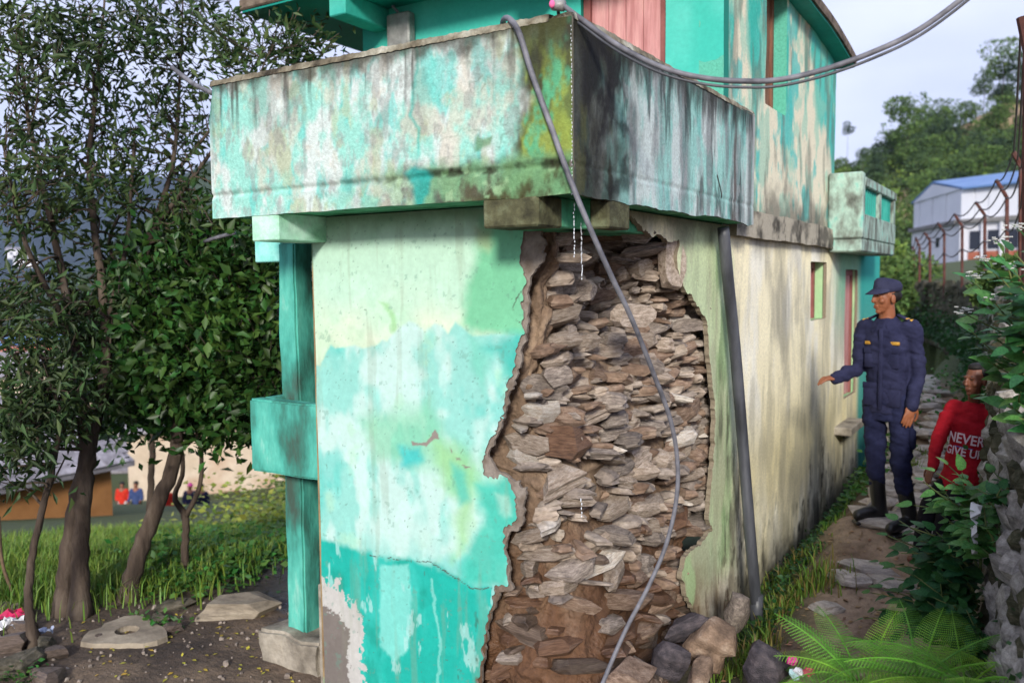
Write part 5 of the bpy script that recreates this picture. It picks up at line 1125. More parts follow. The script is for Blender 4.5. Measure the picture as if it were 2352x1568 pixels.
for (px, t) in hills:
    p = hillp(px, t); s = r_.uniform(1.7, 3.6)*(1.05 if t > .85 else .9); k = r_.choice([0, 1, 2, 3, 4, 5, 6, 7, 1, 3, 5])
    rt = empty('hill_tree', p-Vector((0, 0, .4)), r_.random()*6, label='bushy green tree in the dense wood on the hillside', cat='tree', group='trees of the hillside wood')
    link('crown', CR[k], rt, (0, 0, s*.15), (0, 0, 0), (s, s, s*r_.uniform(.85, 1.2))); link('trunk', TR[k % 3], rt, (0, 0, 0), (0, 0, 0), (s, s, s*.9))
def lone(px, yb, yt, D, w, k, label):
    b = at(px, yb, D); h = (yb-yt)/FX*D; rt = empty('hill_tree', b, 0, label=label, cat='tree'); s = w
    link('trunk', smalltrunk('trunk', h/s*.8, .05, .03), rt, (0, 0, 0), (0, 0, 0), (s, s, s)); link('crown', CR[k], rt, (0, 0, h-s*1.5), (0, 0, 0), (s, s, s))
lone(1945, 395, 288, 140, 1.25, 3, 'lone thin tree with a tiny crown on the ridge nearest the house')
lone(2300, 255, 108, 150, 4.6, 1, 'tallest feathery tree on the ridge at the right edge')
lone(2258, 275, 165, 150, 2.8, 0, 'slender tree just left of the tallest ridge tree')
lone(2082, 360, 232, 146, 4.2, 5, 'big round crowned tree at the middle step of the ridge')
lone(2345, 260, 145, 145, 4.0, 3, 'dark tree cut by the right picture edge on the ridge')
lone(1980, 410, 340, 142, 1.8, 4, 'small round tree second from the house on the ridge')
r = np.random.default_rng(5); P = []
for _ in range(9000):
    px = r.uniform(1880, 2420); t = r.uniform(.0, 1.0); yy = 664+(np.interp(px, [q[0] for q in RID], [q[1] for q in RID])-664)*t**.9
    if any(polysd(np.array(b, float), np.array(px), np.array(yy)) > -2 for b in bare[:1]) and r.random() < .8: continue
    p = hillp(px, t); P.append((p.x+r.normal(0, .6), p.y+r.normal(0, .6), p.z+abs(r.normal(.3, .6))))
D_ = r.normal(size=(len(P), 3)); link('hill_scrub', leafcloud('hill_scrub', np.array(P), D_, .75, .8, hm[2], .5, 3), None, label='low scrub between the trees of the hillside', cat='scrub', kind='stuff')
# bushes between the house end and the white building
for i, (px, py, D, s, k) in enumerate(((2040, 640, 17, .8, 1), (2062, 650, 20, .9, 5), (2030, 600, 24, 1.2, 2), (2080, 660, 26, 1.2, 4), (2335, 650, 9, .5, 5))):
    b = at(px, py, D); rt = empty('bush', b-Vector((0, 0, s)), i, label=['green bush directly behind the far end of the house', 'dark bush below the grey shed roof', 'yellowish bush above the end of the house', 'bush at the left end of the far stone wall', 'bush behind the fence at the right edge'][i], cat='bush')
    link('crown', crown('crown', hm[k % 4], 80+i, 2200, .13 if D > 12 else .16, 9), rt, (0, 0, 0), (0, 0, 0), (s, s, s)); link('trunk', TR[i % 3], rt, (0, 0, -.3), (0, 0, 0), (s, s, s*.8))

# ------------------------------------------------------------------ far blue mountains and the valley on the left
def mountain(name, pts, D0, D1, col, seed):
    V = []; cs = np.arange(pts[0][0], pts[-1][0]+1, 16); ts = np.linspace(0, 1.2, 30)
    for px in cs:
        ry = np.interp(px, [q[0] for q in pts], [q[1] for q in pts])+6*(float(fbm(px*.03, 2, seed))-.5)
        for t in ts:
            tt = min(t, 1); D = D0+(D1-D0)*t; p = at(px, 760+(ry-760)*tt, D); p.z += (D1*.014)*(float(fbm(px*.018+t*2, t*5, seed+1))-.5)*(tt*(1-tt)*4)
            if t > 1: p.z -= (t-1)*D1*.3
            V.append(p)
    n0 = len(cs); n1 = len(ts); ii = np.arange(n0*n1).reshape(n0, n1); q = np.stack([ii[:-1, :-1], ii[1:, :-1], ii[1:, 1:], ii[:-1, 1:]], -1).reshape(-1, 4)
    link(name, mesh(name, [tuple(v) for v in V], q, mat(name+'_forest', cols=[lin(*c, .6) for c in col], scale=.02, detail=8, rough=1, var=.35, vscale=.05, bump=.0), True), kind='structure')
mountain('far_mountain', [(-1400, 330), (-600, 360), (-200, 392), (0, 402), (120, 408), (260, 396), (380, 404), (520, 372), (700, 330), (1000, 300), (1500, 330)], 1300, 2600, [(30, 44, 36), (52, 70, 52)], 3)
mountain('near_ridge', [(-100, 690), (150, 640), (300, 560), (380, 480), (430, 395), (480, 366), (560, 350), (700, 330), (900, 330), (1200, 340)], 320, 620, [(46, 62, 44), (80, 96, 70)], 7)
# ------------------------------------------------------------------ trees in the yard on the left
def yardtree(name, label, stems, clusters, m, size, ratio, leaves, seed, up=.2, droop=.15, spread=.22, stick=0):
    """stems: lists of (px, py, D, radius); clusters: (px, py, D, rx_px, ry_px, rd, count) regions filled with leafy twigs"""
    r = random.Random(seed); rn = np.random.default_rng(seed)
    b = at(*stems[0][0][:3]); b.z = G(b.x, b.y); root = empty(name, b, label=label, cat='tree')
    pts_all = []
    for si, st in enumerate(stems):
        pts = rails([at(q[0], q[1], q[2]) for q in st], 6); rad = np.interp(np.linspace(0, 1, len(pts)), np.linspace(0, 1, len(st)), [q[3]*.8 for q in st])
        if si == 0 or len(st[0]) > 4: pts[0].z = G(pts[0].x, pts[0].y)-.12
        q_ = []
        for i, p in enumerate(pts): q_.append(p-b+Vector((r.uniform(-1, 1), r.uniform(-1, 1), 0))*rad[i]*.18)
        if si == 0 or len(st[0]) > 4: rad = rad.copy(); rad[0] *= 1.6; rad[1] *= 1.25; rad[2] *= 1.1
        MB().tube(q_, list(rad), 10).obj('trunk' if (si == 0 or len(st[0]) > 4) else 'limb', m_bark, root, True); pts_all += [(p, rad[i]) for i, p in enumerate(pts) if i > len(pts)*.25]
    A = np.array([p for p, _ in pts_all]); tw = MB(); LP = []; LD = []
    for (px, py, D, rx, ry, rd, cnt) in clusters:
        for _ in range(cnt):
            while True:
                u, v, w = r.uniform(-1, 1), r.uniform(-1, 1), r.uniform(-1, 1)
                if u*u+v*v+w*w < 1: break
            c_ = at(px+u*rx, py+v*ry, D+w*rd); j = int(np.argmin(((A-np.array(c_))**2).sum(1)+rn.uniform(0, .15, len(A))))
            a = pts_all[j][0]; d = c_-a; mid = a+d*.5+Vector((r.uniform(-.1, .1), r.uniform(-.1, .1), .12*d.length))
            tp = rails([a, mid, c_, c_+d.normalized()*.12+Vector((0, 0, .05))], 4)
            if d.length < 1.6: tw.tube([p-b for p in tp], [max(.003, min(.016, pts_all[j][1]*.5)*(1-i/len(tp))) for i in range(len(tp))], 5, False)
            k = int(leaves*r.uniform(.6, 1.4)); t = rn.uniform(.45, 1, k)
            base_ = np.array([tp[min(len(tp)-1, int(x*(len(tp)-1)))] for x in t])+rn.normal(0, spread, (k, 3))*np.array([1, 1, .8])
            dd = rn.normal(size=(k, 3))*.8+np.array(d.normalized())*.5+np.array([0, 0, up])
            LP.append(base_-np.array(b)); LD.append(dd)
    tw.obj('twig', m_bark, root, True, kind='stuff')
    link('crown', leafcloud('crown', np.concatenate(LP), np.concatenate(LD), size, ratio, m, .25, seed, droop), root)
    return root
m_wil = leafmat('narrow_leaf', [lin(44, 64, 36, .85), lin(84, 106, 58, .85)], .45, .03, .25, .5, .3); m_den = leafmat('glossy_leaf', [lin(30, 60, 26, .85), lin(72, 110, 44, .85)], .45, .03, .2, .45, .4)
yardtree('willow_tree', 'tall narrow leaved tree with a twin trunk at the left', [
    [(150, 1405, 6.05, .085), (155, 1280, 6.05, .075), (180, 1130, 6.1, .07), (200, 1010, 6.15, .065), (180, 860, 6.2, .05), (160, 720, 6.25, .04), (120, 520, 6.3, .03), (70, 300, 6.4, .02), (40, 40, 6.5, .01)],
    [(182, 1412, 6.0, .085, 1), (185, 1270, 6.05, .075, 1), (195, 1120, 6.1, .07, 1), (212, 1000, 6.2, .06, 1), (245, 850, 6.3, .05, 1), (235, 660, 6.4, .04, 1), (205, 400, 6.5, .028, 1), (225, 180, 6.6, .018, 1), (240, 0, 6.6, .01, 1)],
    [(200, 1000, 6.15, .03), (110, 900, 5.9, .025), (40, 830, 5.8, .015), (-40, 720, 5.7, .008)], [(170, 780, 6.2, .03), (60, 560, 6.0, .02), (10, 350, 6.0, .01)], [(240, 760, 6.35, .03), (290, 560, 6.5, .02), (310, 300, 6.6, .012)]],
    [(60, 120, 6.3, 130, 150, .7, 46), (220, 110, 6.6, 140, 150, .7, 52), (60, 420, 6.2, 120, 190, .7, 44), (215, 400, 6.5, 120, 190, .7, 42), (60, 720, 6.0, 120, 150, .6, 40), (200, 690, 6.4, 110, 140, .6, 32), (50, 950, 5.8, 90, 130, .4, 26), (150, 900, 6.0, 100, 120, .4, 20)], m_wil, .10, .27, 18, 3, -.1, .25, .085)
yardtree('leaning_tree', 'dark tree with a leaning trunk between the twin trunk and the forked tree', [
    [(288, 1380, 6.3, .085), (320, 1270, 6.35, .08), (362, 1160, 6.4, .072), (400, 1050, 6.45, .066), (405, 930, 6.5, .055), (370, 780, 6.6, .045), (332, 640, 6.7, .04), (345, 540, 6.7, .033), (395, 390, 6.8, .024), (412, 200, 6.9, .015), (420, 0, 7.0, .008)],
    [(335, 560, 6.7, .03), (400, 465, 6.6, .024), (470, 370, 6.5, .018), (560, 240, 6.5, .012), (620, 120, 6.5, .006)], [(330, 650, 6.7, .03), (250, 560, 6.8, .018), (330, 400, 7.0, .01)], [(400, 400, 6.8, .02), (520, 250, 6.9, .012), (640, 60, 7.0, .006)]],
    [(420, 90, 6.8, 150, 120, .7, 58), (600, 120, 6.7, 130, 120, .5, 40), (700, 95, 6.8, 70, 60, .4, 12), (380, 320, 6.8, 120, 130, .6, 38), (460, 470, 6.6, 80, 90, .4, 14), (330, 520, 6.8, 100, 100, .5, 22)], m_wil, .095, .32, 17, 5, .1, .15, .085)
yardtree('forked_tree', 'small tree with a forked slim trunk and a dense glossy dark crown', [
    [(425, 1340, 6.7, .042), (426, 1240, 6.7, .036), (425, 1185, 6.7, .036), (402, 1140, 6.7, .026), (420, 1080, 6.75, .022), (415, 980, 6.8, .018), (430, 850, 6.8, .012), (440, 700, 6.8, .007)],
    [(428, 1185, 6.7, .026), (460, 1110, 6.7, .022), (462, 1040, 6.7, .02), (450, 960, 6.7, .016), (490, 830, 6.7, .012), (560, 700, 6.7, .008)], [(455, 980, 6.7, .014), (540, 900, 6.6, .01), (640, 860, 6.5, .005)], [(420, 1000, 6.8, .014), (330, 860, 6.8, .01), (270, 720, 6.8, .006)]],
    [(470, 820, 6.8, 170, 150, .8, 95), (590, 800, 6.7, 80, 190, .5, 60), (340, 760, 6.8, 110, 190, .7, 60), (540, 620, 6.9, 120, 110, .7, 46), (420, 640, 7.0, 160, 110, .6, 40), (330, 930, 6.6, 100, 70, .5, 26), (600, 930, 6.5, 60, 60, .4, 18), (470, 950, 6.6, 110, 50, .5, 20)], m_den, .10, .52, 38, 7, .1, .2, .15)
yardtree('sapling', 'thin crooked bare trunked sapling at the far left', [
    [(78, 1475, 5.5, .042), (66, 1380, 5.5, .034), (72, 1290, 5.52, .03), (95, 1180, 5.55, .027), (122, 1070, 5.6, .024), (138, 960, 5.65, .019), (110, 860, 5.7, .013), (80, 780, 5.7, .007)], [(125, 1050, 5.6, .015), (60, 980, 5.5, .01), (-10, 930, 5.4, .006)], [(105, 1140, 5.6, .01), (150, 1050, 5.6, .006)]],
    [(50, 960, 5.5, 70, 100, .3, 10), (120, 880, 5.7, 70, 90, .3, 8), (20, 1060, 5.4, 40, 70, .2, 6)], m_wil, .095, .26, 40, 9, -.3, .35, .14)
yardtree('back_tree', 'dark leafy tree standing in the grass behind the leaning trunk', [
    [(345, 1180, 9.5, .05), (348, 1080, 9.5, .045), (352, 980, 9.5, .04), (360, 850, 9.6, .025), (350, 700, 9.7, .012)], [(352, 960, 9.5, .02), (450, 850, 9.6, .012), (540, 780, 9.7, .006)]],
    [(400, 790, 9.8, 200, 200, .8, 70), (560, 760, 9.6, 110, 220, .7, 46), (270, 840, 9.6, 110, 160, .7, 34), (600, 560, 9.9, 80, 80, .5, 16)], m_den, .13, .5, 30, 11, .1, .2, .2)
P = []; rr = np.random.default_rng(3)
# ------------------------------------------------------------------ grass slope behind the yard
def slope_pts(n, poly, seed):
    r = np.random.default_rng(seed); out = []; pa = np.array(poly, float); x0, y0 = pa.min(0); x1, y1 = pa.max(0)
    while len(out) < n:
        px, py = r.uniform(x0, x1), r.uniform(y0, y1)
        if polysd(pa, np.array(px), np.array(py)) < 0: continue
        p = gpix(px, py, -.6)
        if np.isfinite(p.x) and (p-Vector(CAM)).length < 45: out.append(tuple(p))
    return out
gl = slope_pts(420, [(-60, 1330), (40, 1255), (200, 1225), (430, 1215), (560, 1215), (730, 1185), (730, 1262), (560, 1300), (430, 1330), (330, 1345), (150, 1355), (-60, 1400)], 1)
tufts('slope_grass', gl, .20, 60, m_grass, 21, 'bright tall grass on the slope behind the yard trees', 'grass', .28)
weeds('slope_weeds', slope_pts(240, [(330, 1330), (430, 1240), (730, 1190), (730, 1258), (560, 1302), (430, 1330)], 2), 90, .06, .075, m_leafA, 22, 'low bright green ground cover beside the muddy yard', .25)
weeds('tall_weeds', slope_pts(26, [(470, 1215), (560, 1200), (740, 1160), (740, 1215), (600, 1225), (500, 1235)], 4), 90, .32, .10, m_leafY, 23, 'tall yellowish weeds before the cream house', .4)
weeds('yard_weeds', [tuple(gpix(*q)) for q in ((720, 1505), (700, 1490), (735, 1520), (345, 1440), (390, 1440), (60, 1568), (20, 1560), (680, 1480), (55, 1545))], 40, .035, .045, m_leafA, 24, 'small weeds sprouting by the pillar footing and slabs', .05)
yl = np.array([tuple(gpix(*q)) for q in zip(rr.uniform(180, 735, 110), rr.uniform(1400, 1565, 110))]); yl[:, 2] += .008
link('yellow_leaves', leafcloud('yellow_leaves', yl, rr.normal(size=(len(yl), 3))*np.array([1, 1, .1]), .04, .5, leafmat('fallen_yellow', [lin(170, 150, 40, .8), lin(205, 190, 80, .8)], .3, .04, 0), 3, 31), None, label='fallen yellow leaves scattered over the muddy yard', cat='leaves', kind='stuff')
pb_ = MB(); r_ = random.Random(9)
for k in range(190):
    p = gpix(r_.uniform(-20, 735), r_.uniform(1385, 1568)); s = r_.uniform(.006, .022)*(1 if k % 9 else 1.8)
    Mx = Matrix.LocRotScale(p+Vector((0, 0, s*.2)), Euler((0, 0, r_.random()*6)), Vector((s*1.5, s*1.2, s))); me = SM[k % 3][k % 9]; pb_.add([Mx @ v.co for v in me.vertices], [tuple(f.vertices) for f in me.polygons])
pb_.obj('gravel', m_stone[0], None, kind='stuff', label='gravel and pebbles strewn over the yard', cat='gravel')
MB().tube(rails([gpix(5, 1330, 0)+Vector((0, 0, .5)), gpix(10, 1370, 0)+Vector((0, 0, .25)), gpix(40, 1392, 0)+Vector((0, 0, .02))], 5), .012, 6).obj('stick', m_stemb, None, True, label='bare stick leaning at the left picture edge', cat='stick')
MB().tube(rails([at(395, 155, 6.0), at(440, 190, 5.8), at(486, 214, 5.55)], 6), .016, 8).obj('drain_pipe', m_hose, None, True, label='short grey pipe sticking out at the left end of the balcony', cat='pipe')
MB().tube(rails([at(470, 555, 6.2), at(500, 545, 6.1), at(540, 535, 6.0)], 4), .014, 8).obj('drain_pipe', m_hose, None, True, label='short grey pipe under the left end of the balcony', cat='pipe')

# ------------------------------------------------------------------ houses below the yard
m_ochre = mat('ochre_mud_wall', cols=[lin(150, 102, 58, .8), lin(182, 130, 80, .8)], scale=1.2, rough=.95, var=.15, vscale=4, bump=.3)
m_cream = mat('cream_wall', cols=[lin(206, 186, 160, .8), lin(226, 208, 186, .8), lin(196, 160, 130, .8)], scale=.7, rough=.95, var=.1, vscale=3)
m_slate = mat('slate_roof', cols=[lin(120, 116, 120, .8), lin(164, 160, 166, .8)], scale=3, rough=.8, var=.25, vscale=6, objvar=.18)
def hut(name, label, p, w, d, h, rz, wallm, roofm, rh, wins=(), doors=(), slate=False, ov=.45):
    root = empty(name, p, rz, label=label, cat='house')
    MB().box((-w/2, -d/2, -2), (w/2, d/2, h)).obj('wall', wallm, root)
    for s in (-1, 1):
        y0, y1 = s*(d/2+ov), 0; z0, z1 = h-.15, h+rh
        V = [(-w/2-ov, y0, z0), (w/2+ov, y0, z0), (w/2+ov, y1, z1), (-w/2-ov, y1, z1)]; V += [(x, y, z+.12) for x, y, z in V]
        rfo = link('roof', mesh('roof', V, [(0, 1, 2, 3), (7, 6, 5, 4), (0, 4, 5, 1), (1, 5, 6, 2), (2, 6, 7, 3), (3, 7, 4, 0)], roofm), root)
        if slate and s == -1:
            me = MB().box((-.29, -.2, 0), (.29, .2, .035), .008).mesh('slate', roofm); sl_ = math.atan2(z1-z0, -y0)
            for i in range(int((w+2*ov)/.56)):
                for j in range(9):
                    t = (j+.5)/9; link('slate', me, rfo, (-w/2-ov+.3+i*.56+(j % 2)*.2, y0+(y1-y0)*t, z0+(z1-z0)*t+.13+.02*random.random()), (sl_+.05, 0, random.uniform(-.08, .08)))
    V = [(-w/2, -d/2, h), (-w/2, d/2, h), (-w/2, 0, h+rh), (w/2, -d/2, h), (w/2, d/2, h), (w/2, 0, h+rh)]; link('gable', mesh('gable', V, [(0, 1, 2), (3, 5, 4)], wallm), root)
    for (x, z, ww, hh) in wins:
        f = MB().box((x-ww/2, -d/2-.05, z), (x+ww/2, -d/2+.02, z+hh), .02).obj('window', m_brownw, root); MB().box((x-ww/2+.1, -d/2-.065, z+.1), (x+ww/2-.1, -d/2-.02, z+hh-.1)).obj('pane', m_glass, f)
    for (x, ww, hh) in doors: MB().box((x-ww/2, -d/2-.05, 0), (x+ww/2, -d/2+.02, hh), .02).obj('door', m_pinkd, root)
    return root
def facing(p): d = Vector(CAM)-p; return math.atan2(d.y, d.x)+math.pi/2
p = at(585, 1192, 42); hut('cream_house', 'cream plastered house with a small window beyond the grass', p, 11, 5, 5.2, facing(p)+.12, m_cream, m_slate, 1.2, [(-1.35, 1.2, .85, .9), (3.0, 1.2, .85, .9)], [(1.0, .9, 1.7)])
p = at(290, 1190, 46); hut('tan_house', 'tan walled house partly hidden behind the leaning trunk', p, 6, 5, 3.2, facing(p)-.3, m_ochre, m_slate, 1.1, [(-1.2, 1, .8, .9)], [(.8, .9, 1.8)])
p = at(-215, 1226, 17.5); hut('ochre_house', 'ochre mud house with a grey slate roof at the left edge', p, 6.2, 4.4, 1.15, facing(p)+.42, m_ochre, m_slate, 1.25, (), (), True, .35)
for i, (px, py, D, w, h, wm, rm, lb) in enumerate(((60, 985, 60, 9, 4, m_cream, m_slate, 'pale house in the valley above the slate roof'), (150, 935, 75, 9, 4, m_cream, m_brick, 'small house with a reddish roof farther down the valley'), (80, 905, 95, 9, 5, m_cream, m_blue, 'distant house with a bright blue roof in the valley'), (5, 930, 80, 8, 4, m_ochre, m_slate, 'ochre house at the left edge below the blue roof'), (240, 1010, 55, 7, 4, m_cream, m_slate, 'pale house seen between the trunks in the valley'))):
    p = at(px, py, D); hut('valley_house', lb, p, w, 5, h, facing(p)+.2*(i-2), wm, rm, 1.3, [(-2.4, 1.2, 1, 1.2), (0, 1.2, 1, 1.2), (2.4, 1.2, 1, 1.2)], [(1.2, .9, 1.9)])
for i, (px, py, D) in enumerate(((42, 590, 900), (60, 610, 880), (330, 560, 1000))):
    p = at(px, py, D); hut('mountain_house', ['tiny white house on the slope of the blue mountain at far left', 'tiny white house just below the other one on the blue mountain', 'tiny white house on the mountain behind the leaning tree'][i], p, 22, 12, 7, facing(p), m_white, m_slate, 3, [(-6, 2, 2.4, 2.6), (0, 2, 2.4, 2.6), (6, 2, 2.4, 2.6)])
r_ = random.Random(55); VL = ['leafy valley tree between the houses below the yard']
k = 0
while k < 70:                                     # trees of the valley
    px = r_.uniform(-150, 780); D = r_.uniform(24, 150); py = np.interp(D, [24, 40, 60, 90, 150], [1195, 1150, 1000, 925, 830])+r_.uniform(-10, 15)
    if 180 < px < 720 and D < 60: continue
    if px < 200 and D < 55: continue
    p = at(px, py, D); s = r_.uniform(1.1, 2.2)*(1+D/120)
    rt = empty('valley_tree', p-Vector((0, 0, .3)), r_.random()*6, label='leafy tree among the houses of the valley beyond the yard', cat='tree', group='trees of the valley')
    link('crown', CR[r_.randrange(8)], rt, (0, 0, s*.1), (0, 0, 0), (s, s, s)); link('trunk', TR[k % 3], rt, (0, 0, 0), (0, 0, 0), (s, s, s*.8)); k += 1
# ------------------------------------------------------------------ people
def solid(name, mb, m, voxel, smooth_it=4, parent=None, wr=0, seed=0, colfn=None):
    """fuse overlapping shapes into one continuous skin"""
    me0 = mesh(name+'_raw', mb.V, mb.F); o = bpy.data.objects.new(name+'_raw', me0); C.objects.link(o)
    md = o.modifiers.new('r', 'REMESH'); md.mode = 'VOXEL'; md.voxel_size = voxel; md.use_smooth_shade = True
    if smooth_it: s = o.modifiers.new('s', 'SMOOTH'); s.factor = .5; s.iterations = smooth_it
    dg = bpy.context.evaluated_depsgraph_get(); me = bpy.data.meshes.new_from_object(o.evaluated_get(dg)); bpy.data.objects.remove(o); bpy.data.meshes.remove(me0); me.name = name
    n = len(me.vertices); co = np.empty(n*3, np.float32); me.vertices.foreach_get('co', co); co = co.reshape(-1, 3)
    if wr:
        no = np.empty(n*3, np.float32); me.vertices.foreach_get('normal', no); no = no.reshape(-1, 3)
        w = fbm(co[:, 0]*9+co[:, 1]*6, co[:, 2]*22+co[:, 0]*7, seed, 3)-.5; w2 = fbm(co[:, 0]*22, co[:, 2]*40+co[:, 1]*20, seed+5, 2)-.5
        co = co+no*(w*wr+w2*wr*.4)[:, None]; me.vertices.foreach_set('co', co.ravel())
    if colfn is not None:
        a = me.color_attributes.new('col', 'FLOAT_COLOR', 'POINT'); a.data.foreach_set('color', np.hstack([colfn(co), np.ones((n, 1))]).astype(np.float32).ravel())
    me.materials.clear(); me.materials.append(m); me.polygons.foreach_set('use_smooth', np.ones(len(me.polygons), bool)); me.update()
    return link(name, me, parent)
def limb(mb, P, R, n=6):
    pts = rails(P, n); rr_ = np.interp(np.linspace(0, 1, len(pts)), np.linspace(0, 1, len(P)), R); mb.tube(pts, list(rr_), 14)
    mb.ell(pts[0], (rr_[0],)*3); mb.ell(pts[-1], (rr_[-1],)*3)
def frame(fwd):                                   # columns: left-right, forward, up
    f = Vector(fwd).normalized(); l = Vector((0, 0, 1)).cross(f).normalized(); u = f.cross(l); return Matrix((l, f, u)).transposed()
def headshape(mb, c, fwd, s=1.0):
    M = frame(fwd); T = lambda x, y, z: Vector(c)+M @ (Vector((x, y, z))*s)
    E = lambda x, y, z, r: mb.ell(T(x, y, z), tuple(v*s for v in r), M)
    E(0, -.012, .035, (.074, .092, .088)); E(0, .028, -.015, (.060, .066, .088)); E(0, .035, -.072, (.042, .045, .036)); E(0, .060, -.095, (.026, .022, .018))
    E(0, .086, .028, (.052, .014, .012)); E(0, .098, -.005, (.012, .020, .028)); E(0, .108, -.024, (.016, .016, .012)); E(0, .086, -.058, (.026, .014, .008)); E(0, .083, -.070, (.022, .014, .008))
    for q in (-1, 1): E(q*.042, .064, -.02, (.022, .022, .022)); E(q*.076, -.006, -.006, (.010, .020, .032)); E(q*.030, .080, .012, (.014, .010, .009))
    return T
def hand(mb, w, d, nrm, s=1.0, curl=.5, thumb=1):
    """palm and five fingers from wrist w along d; nrm points out of the back of the hand"""
    d = Vector(d).normalized(); nrm = Vector(nrm); nrm = (nrm-d*nrm.dot(d)).normalized(); a = d.cross(nrm)
    w = Vector(w); Mx = Matrix((a, d, nrm)).transposed(); mb.ell(w+d*.045*s, (.040*s, .055*s, .017*s), Mx)
    for i, (off, L) in enumerate(((-.030, .062), (-.010, .074), (.011, .070), (.030, .055))):
        p = w+d*.085*s+a*off*s; P = [w+d*.05*s+a*off*.8*s, p]; dd = d.copy()
        for k in range(3):
            dd = (dd-nrm*curl*(.35+.25*i/3)).normalized(); p = p+dd*L*s*(.42 if k == 0 else .30); P.append(p)
        limb(mb, P, [.0095*s, .0092*s, .0085*s, .0078*s, .0066*s], 3)
    t0 = w+d*.022*s-a*.030*s*thumb; P = [t0, t0+d*.022*s-a*.024*s*thumb-nrm*.006*s, t0+d*.055*s-a*.032*s*thumb-nrm*.016*s, t0+d*.078*s-a*.028*s*thumb-nrm*.022*s]; limb(mb, P, [.013*s, .011*s, .0095*s, .0075*s], 3)
def skinmat(name, c): return mat(name, attr='col', rough=.5, var=.08, vscale=60, bump=.12, bscale=90, spec=.4)
m_skin = skinmat('skin', None)
XR = Vector((_r[0], _r[1], 0)).normalized(); YF = Vector((FH[0], FH[1], 0))
def place(px, py, D, z):                          # frame whose x is picture right, y away from the camera
    o = at(px, py, D); o.z = z
    return o, Matrix((XR, YF, Vector((0, 0, 1)))).transposed().to_4x4()
cloth = lambda n, a, b, sc=10: mat(n, cols=[lin(*a, .8), lin(*b, .8)], scale=sc, detail=4, rough=.88, var=.12, vscale=80, bump=.25, bscale=160, bdist=.004, spec=.2)
m_navy = cloth('navy_cloth', (34, 36, 62), (52, 54, 84)); m_navy2 = cloth('navy_trousers', (26, 29, 56), (42, 46, 78)); m_boot = mat('boot_leather', col=(.012, .012, .013), rough=.35, var=.2, bump=.2, spec=.5); m_gold = mat('gold_tape', cols=[lin(176, 122, 40, .85), lin(214, 168, 74, .85)], scale=60, rough=.7, var=.15); m_capc = cloth('cap_cloth', (44, 46, 70), (66, 68, 94)); m_hair = mat('black_hair', col=(.012, .010, .009), rough=.6, var=.2, bump=.4, bscale=120)

def facecol(T, skin, sc):
    marks = []
    for q in (-1, 1):
        marks += [(T(q*.030, .089, .014), (.013*sc, .006*sc), (.03, .02, .015)), (T(q*.033, .088, .036), (.015*sc, .004*sc), (.03, .02, .015))]
    marks += [(T(0, .099, -.063), (.024*sc, .006*sc), tuple(np.array(skin)*np.array((.62, .45, .45))))]
    up = T(0, 0, 1)-T(0, 0, 0); up = np.array(up.normalized())
    def f(co):
        c = np.broadcast_to(np.array(skin), (len(co), 3)).copy(); c = c*(0.86+.28*fbm(co[:, 0]*30, co[:, 2]*30, 4)[:, None])
        for p, (rx, rz), k in marks:
            d = co-np.array(p); v = d@up; h = np.sqrt(np.maximum((d**2).sum(1)-v*v, 0)); m = sst(1.15, .8, np.sqrt((h/rx)**2+(v/rz)**2)); c = mixc(c, k, m*.9)
        return c
    return f
# ---- the man in uniform
o_, Mp = place(2040, 1207, 6.0, .55)
man = None
SK = lin(150, 92, 62, .85); mb = MB()
cf = Vector((-.57, -.82, 0)); ax = Vector((.82, -.57, 0))               # chest direction, right to left shoulder
hd = Vector((-.93, -.36, .04))
T = headshape(mb, (-.045, -.02, 1.565), hd, .96)
limb(mb, [(-.035, .005, 1.36), (-.035, -.002, 1.45), (-.045, -.01, 1.52)], [.062, .055, .056])
limb(mb, [(-.02, 0, .85), (-.02, 0, 1.05), (-.03, 0, 1.3)], [.09, .09, .085])
SL, SR = Vector((.118, -.085, 1.355)), Vector((-.170, .085, 1.355))
EL, ER = Vector((.165, -.08, 1.075)), Vector((-.215, .06, 1.085)); WL_, WR_ = Vector((.105, -.17, .865)), Vector((-.375, -.04, 1.025))
for S, E, Wr in ((SL, EL, WL_), (SR, ER, WR_)): limb(mb, [Vector((-.03, 0, 1.25)), S-Vector((0, 0, .03)), E, Wr], [.045, .04, .036, .03])
hand(mb, WL_, (-.28, -.12, -1), (.25, -.95, .15), 1.0, .35, 1); hand(mb, WR_, (-.92, -.30, -.05), (-.05, -.15, 1), 1.0, .75, -1)
HL, HR = Vector((.06, -.06, .86)), Vector((-.10, .05, .86)); KL, KR = Vector((.055, -.10, .46)), Vector((-.095, .02, .48)); AL, AR = Vector((.125, -.10, .06)), Vector((-.055, .04, .09))
for H_, K_, A2 in ((HL, KL, AL), (HR, KR, AR)): limb(mb, [H_, K_, A2], [.07, .042, .034])
man = solid('person', mb, m_skin, .0048, 3, None, colfn=facecol(T, SK, 1)); tag(man, 'man in navy uniform and cap standing on the path with one hand held out', 'person')
man.matrix_world = Matrix.Translation(o_) @ Mp @ Matrix.Rotation(-.2, 4, 'Z') @ Matrix.Diagonal((.95, .96, 1.01, 1))
def ring(c, a, b): return (c, ax*a, cf*b)
jk = MB(); jk.loft([ring((-.02, 0, .79), .155, .112), ring((-.02, 0, .86), .158, .116), ring((-.022, 0, .98), .148, .110), ring((-.025, 0, 1.10), .156, .116), ring((-.028, 0, 1.22), .165, .120), ring((-.03, 0, 1.31), .160, .112), ring((-.032, 0, 1.375), .128, .090), ring((-.034, 0, 1.435), .072, .066)])
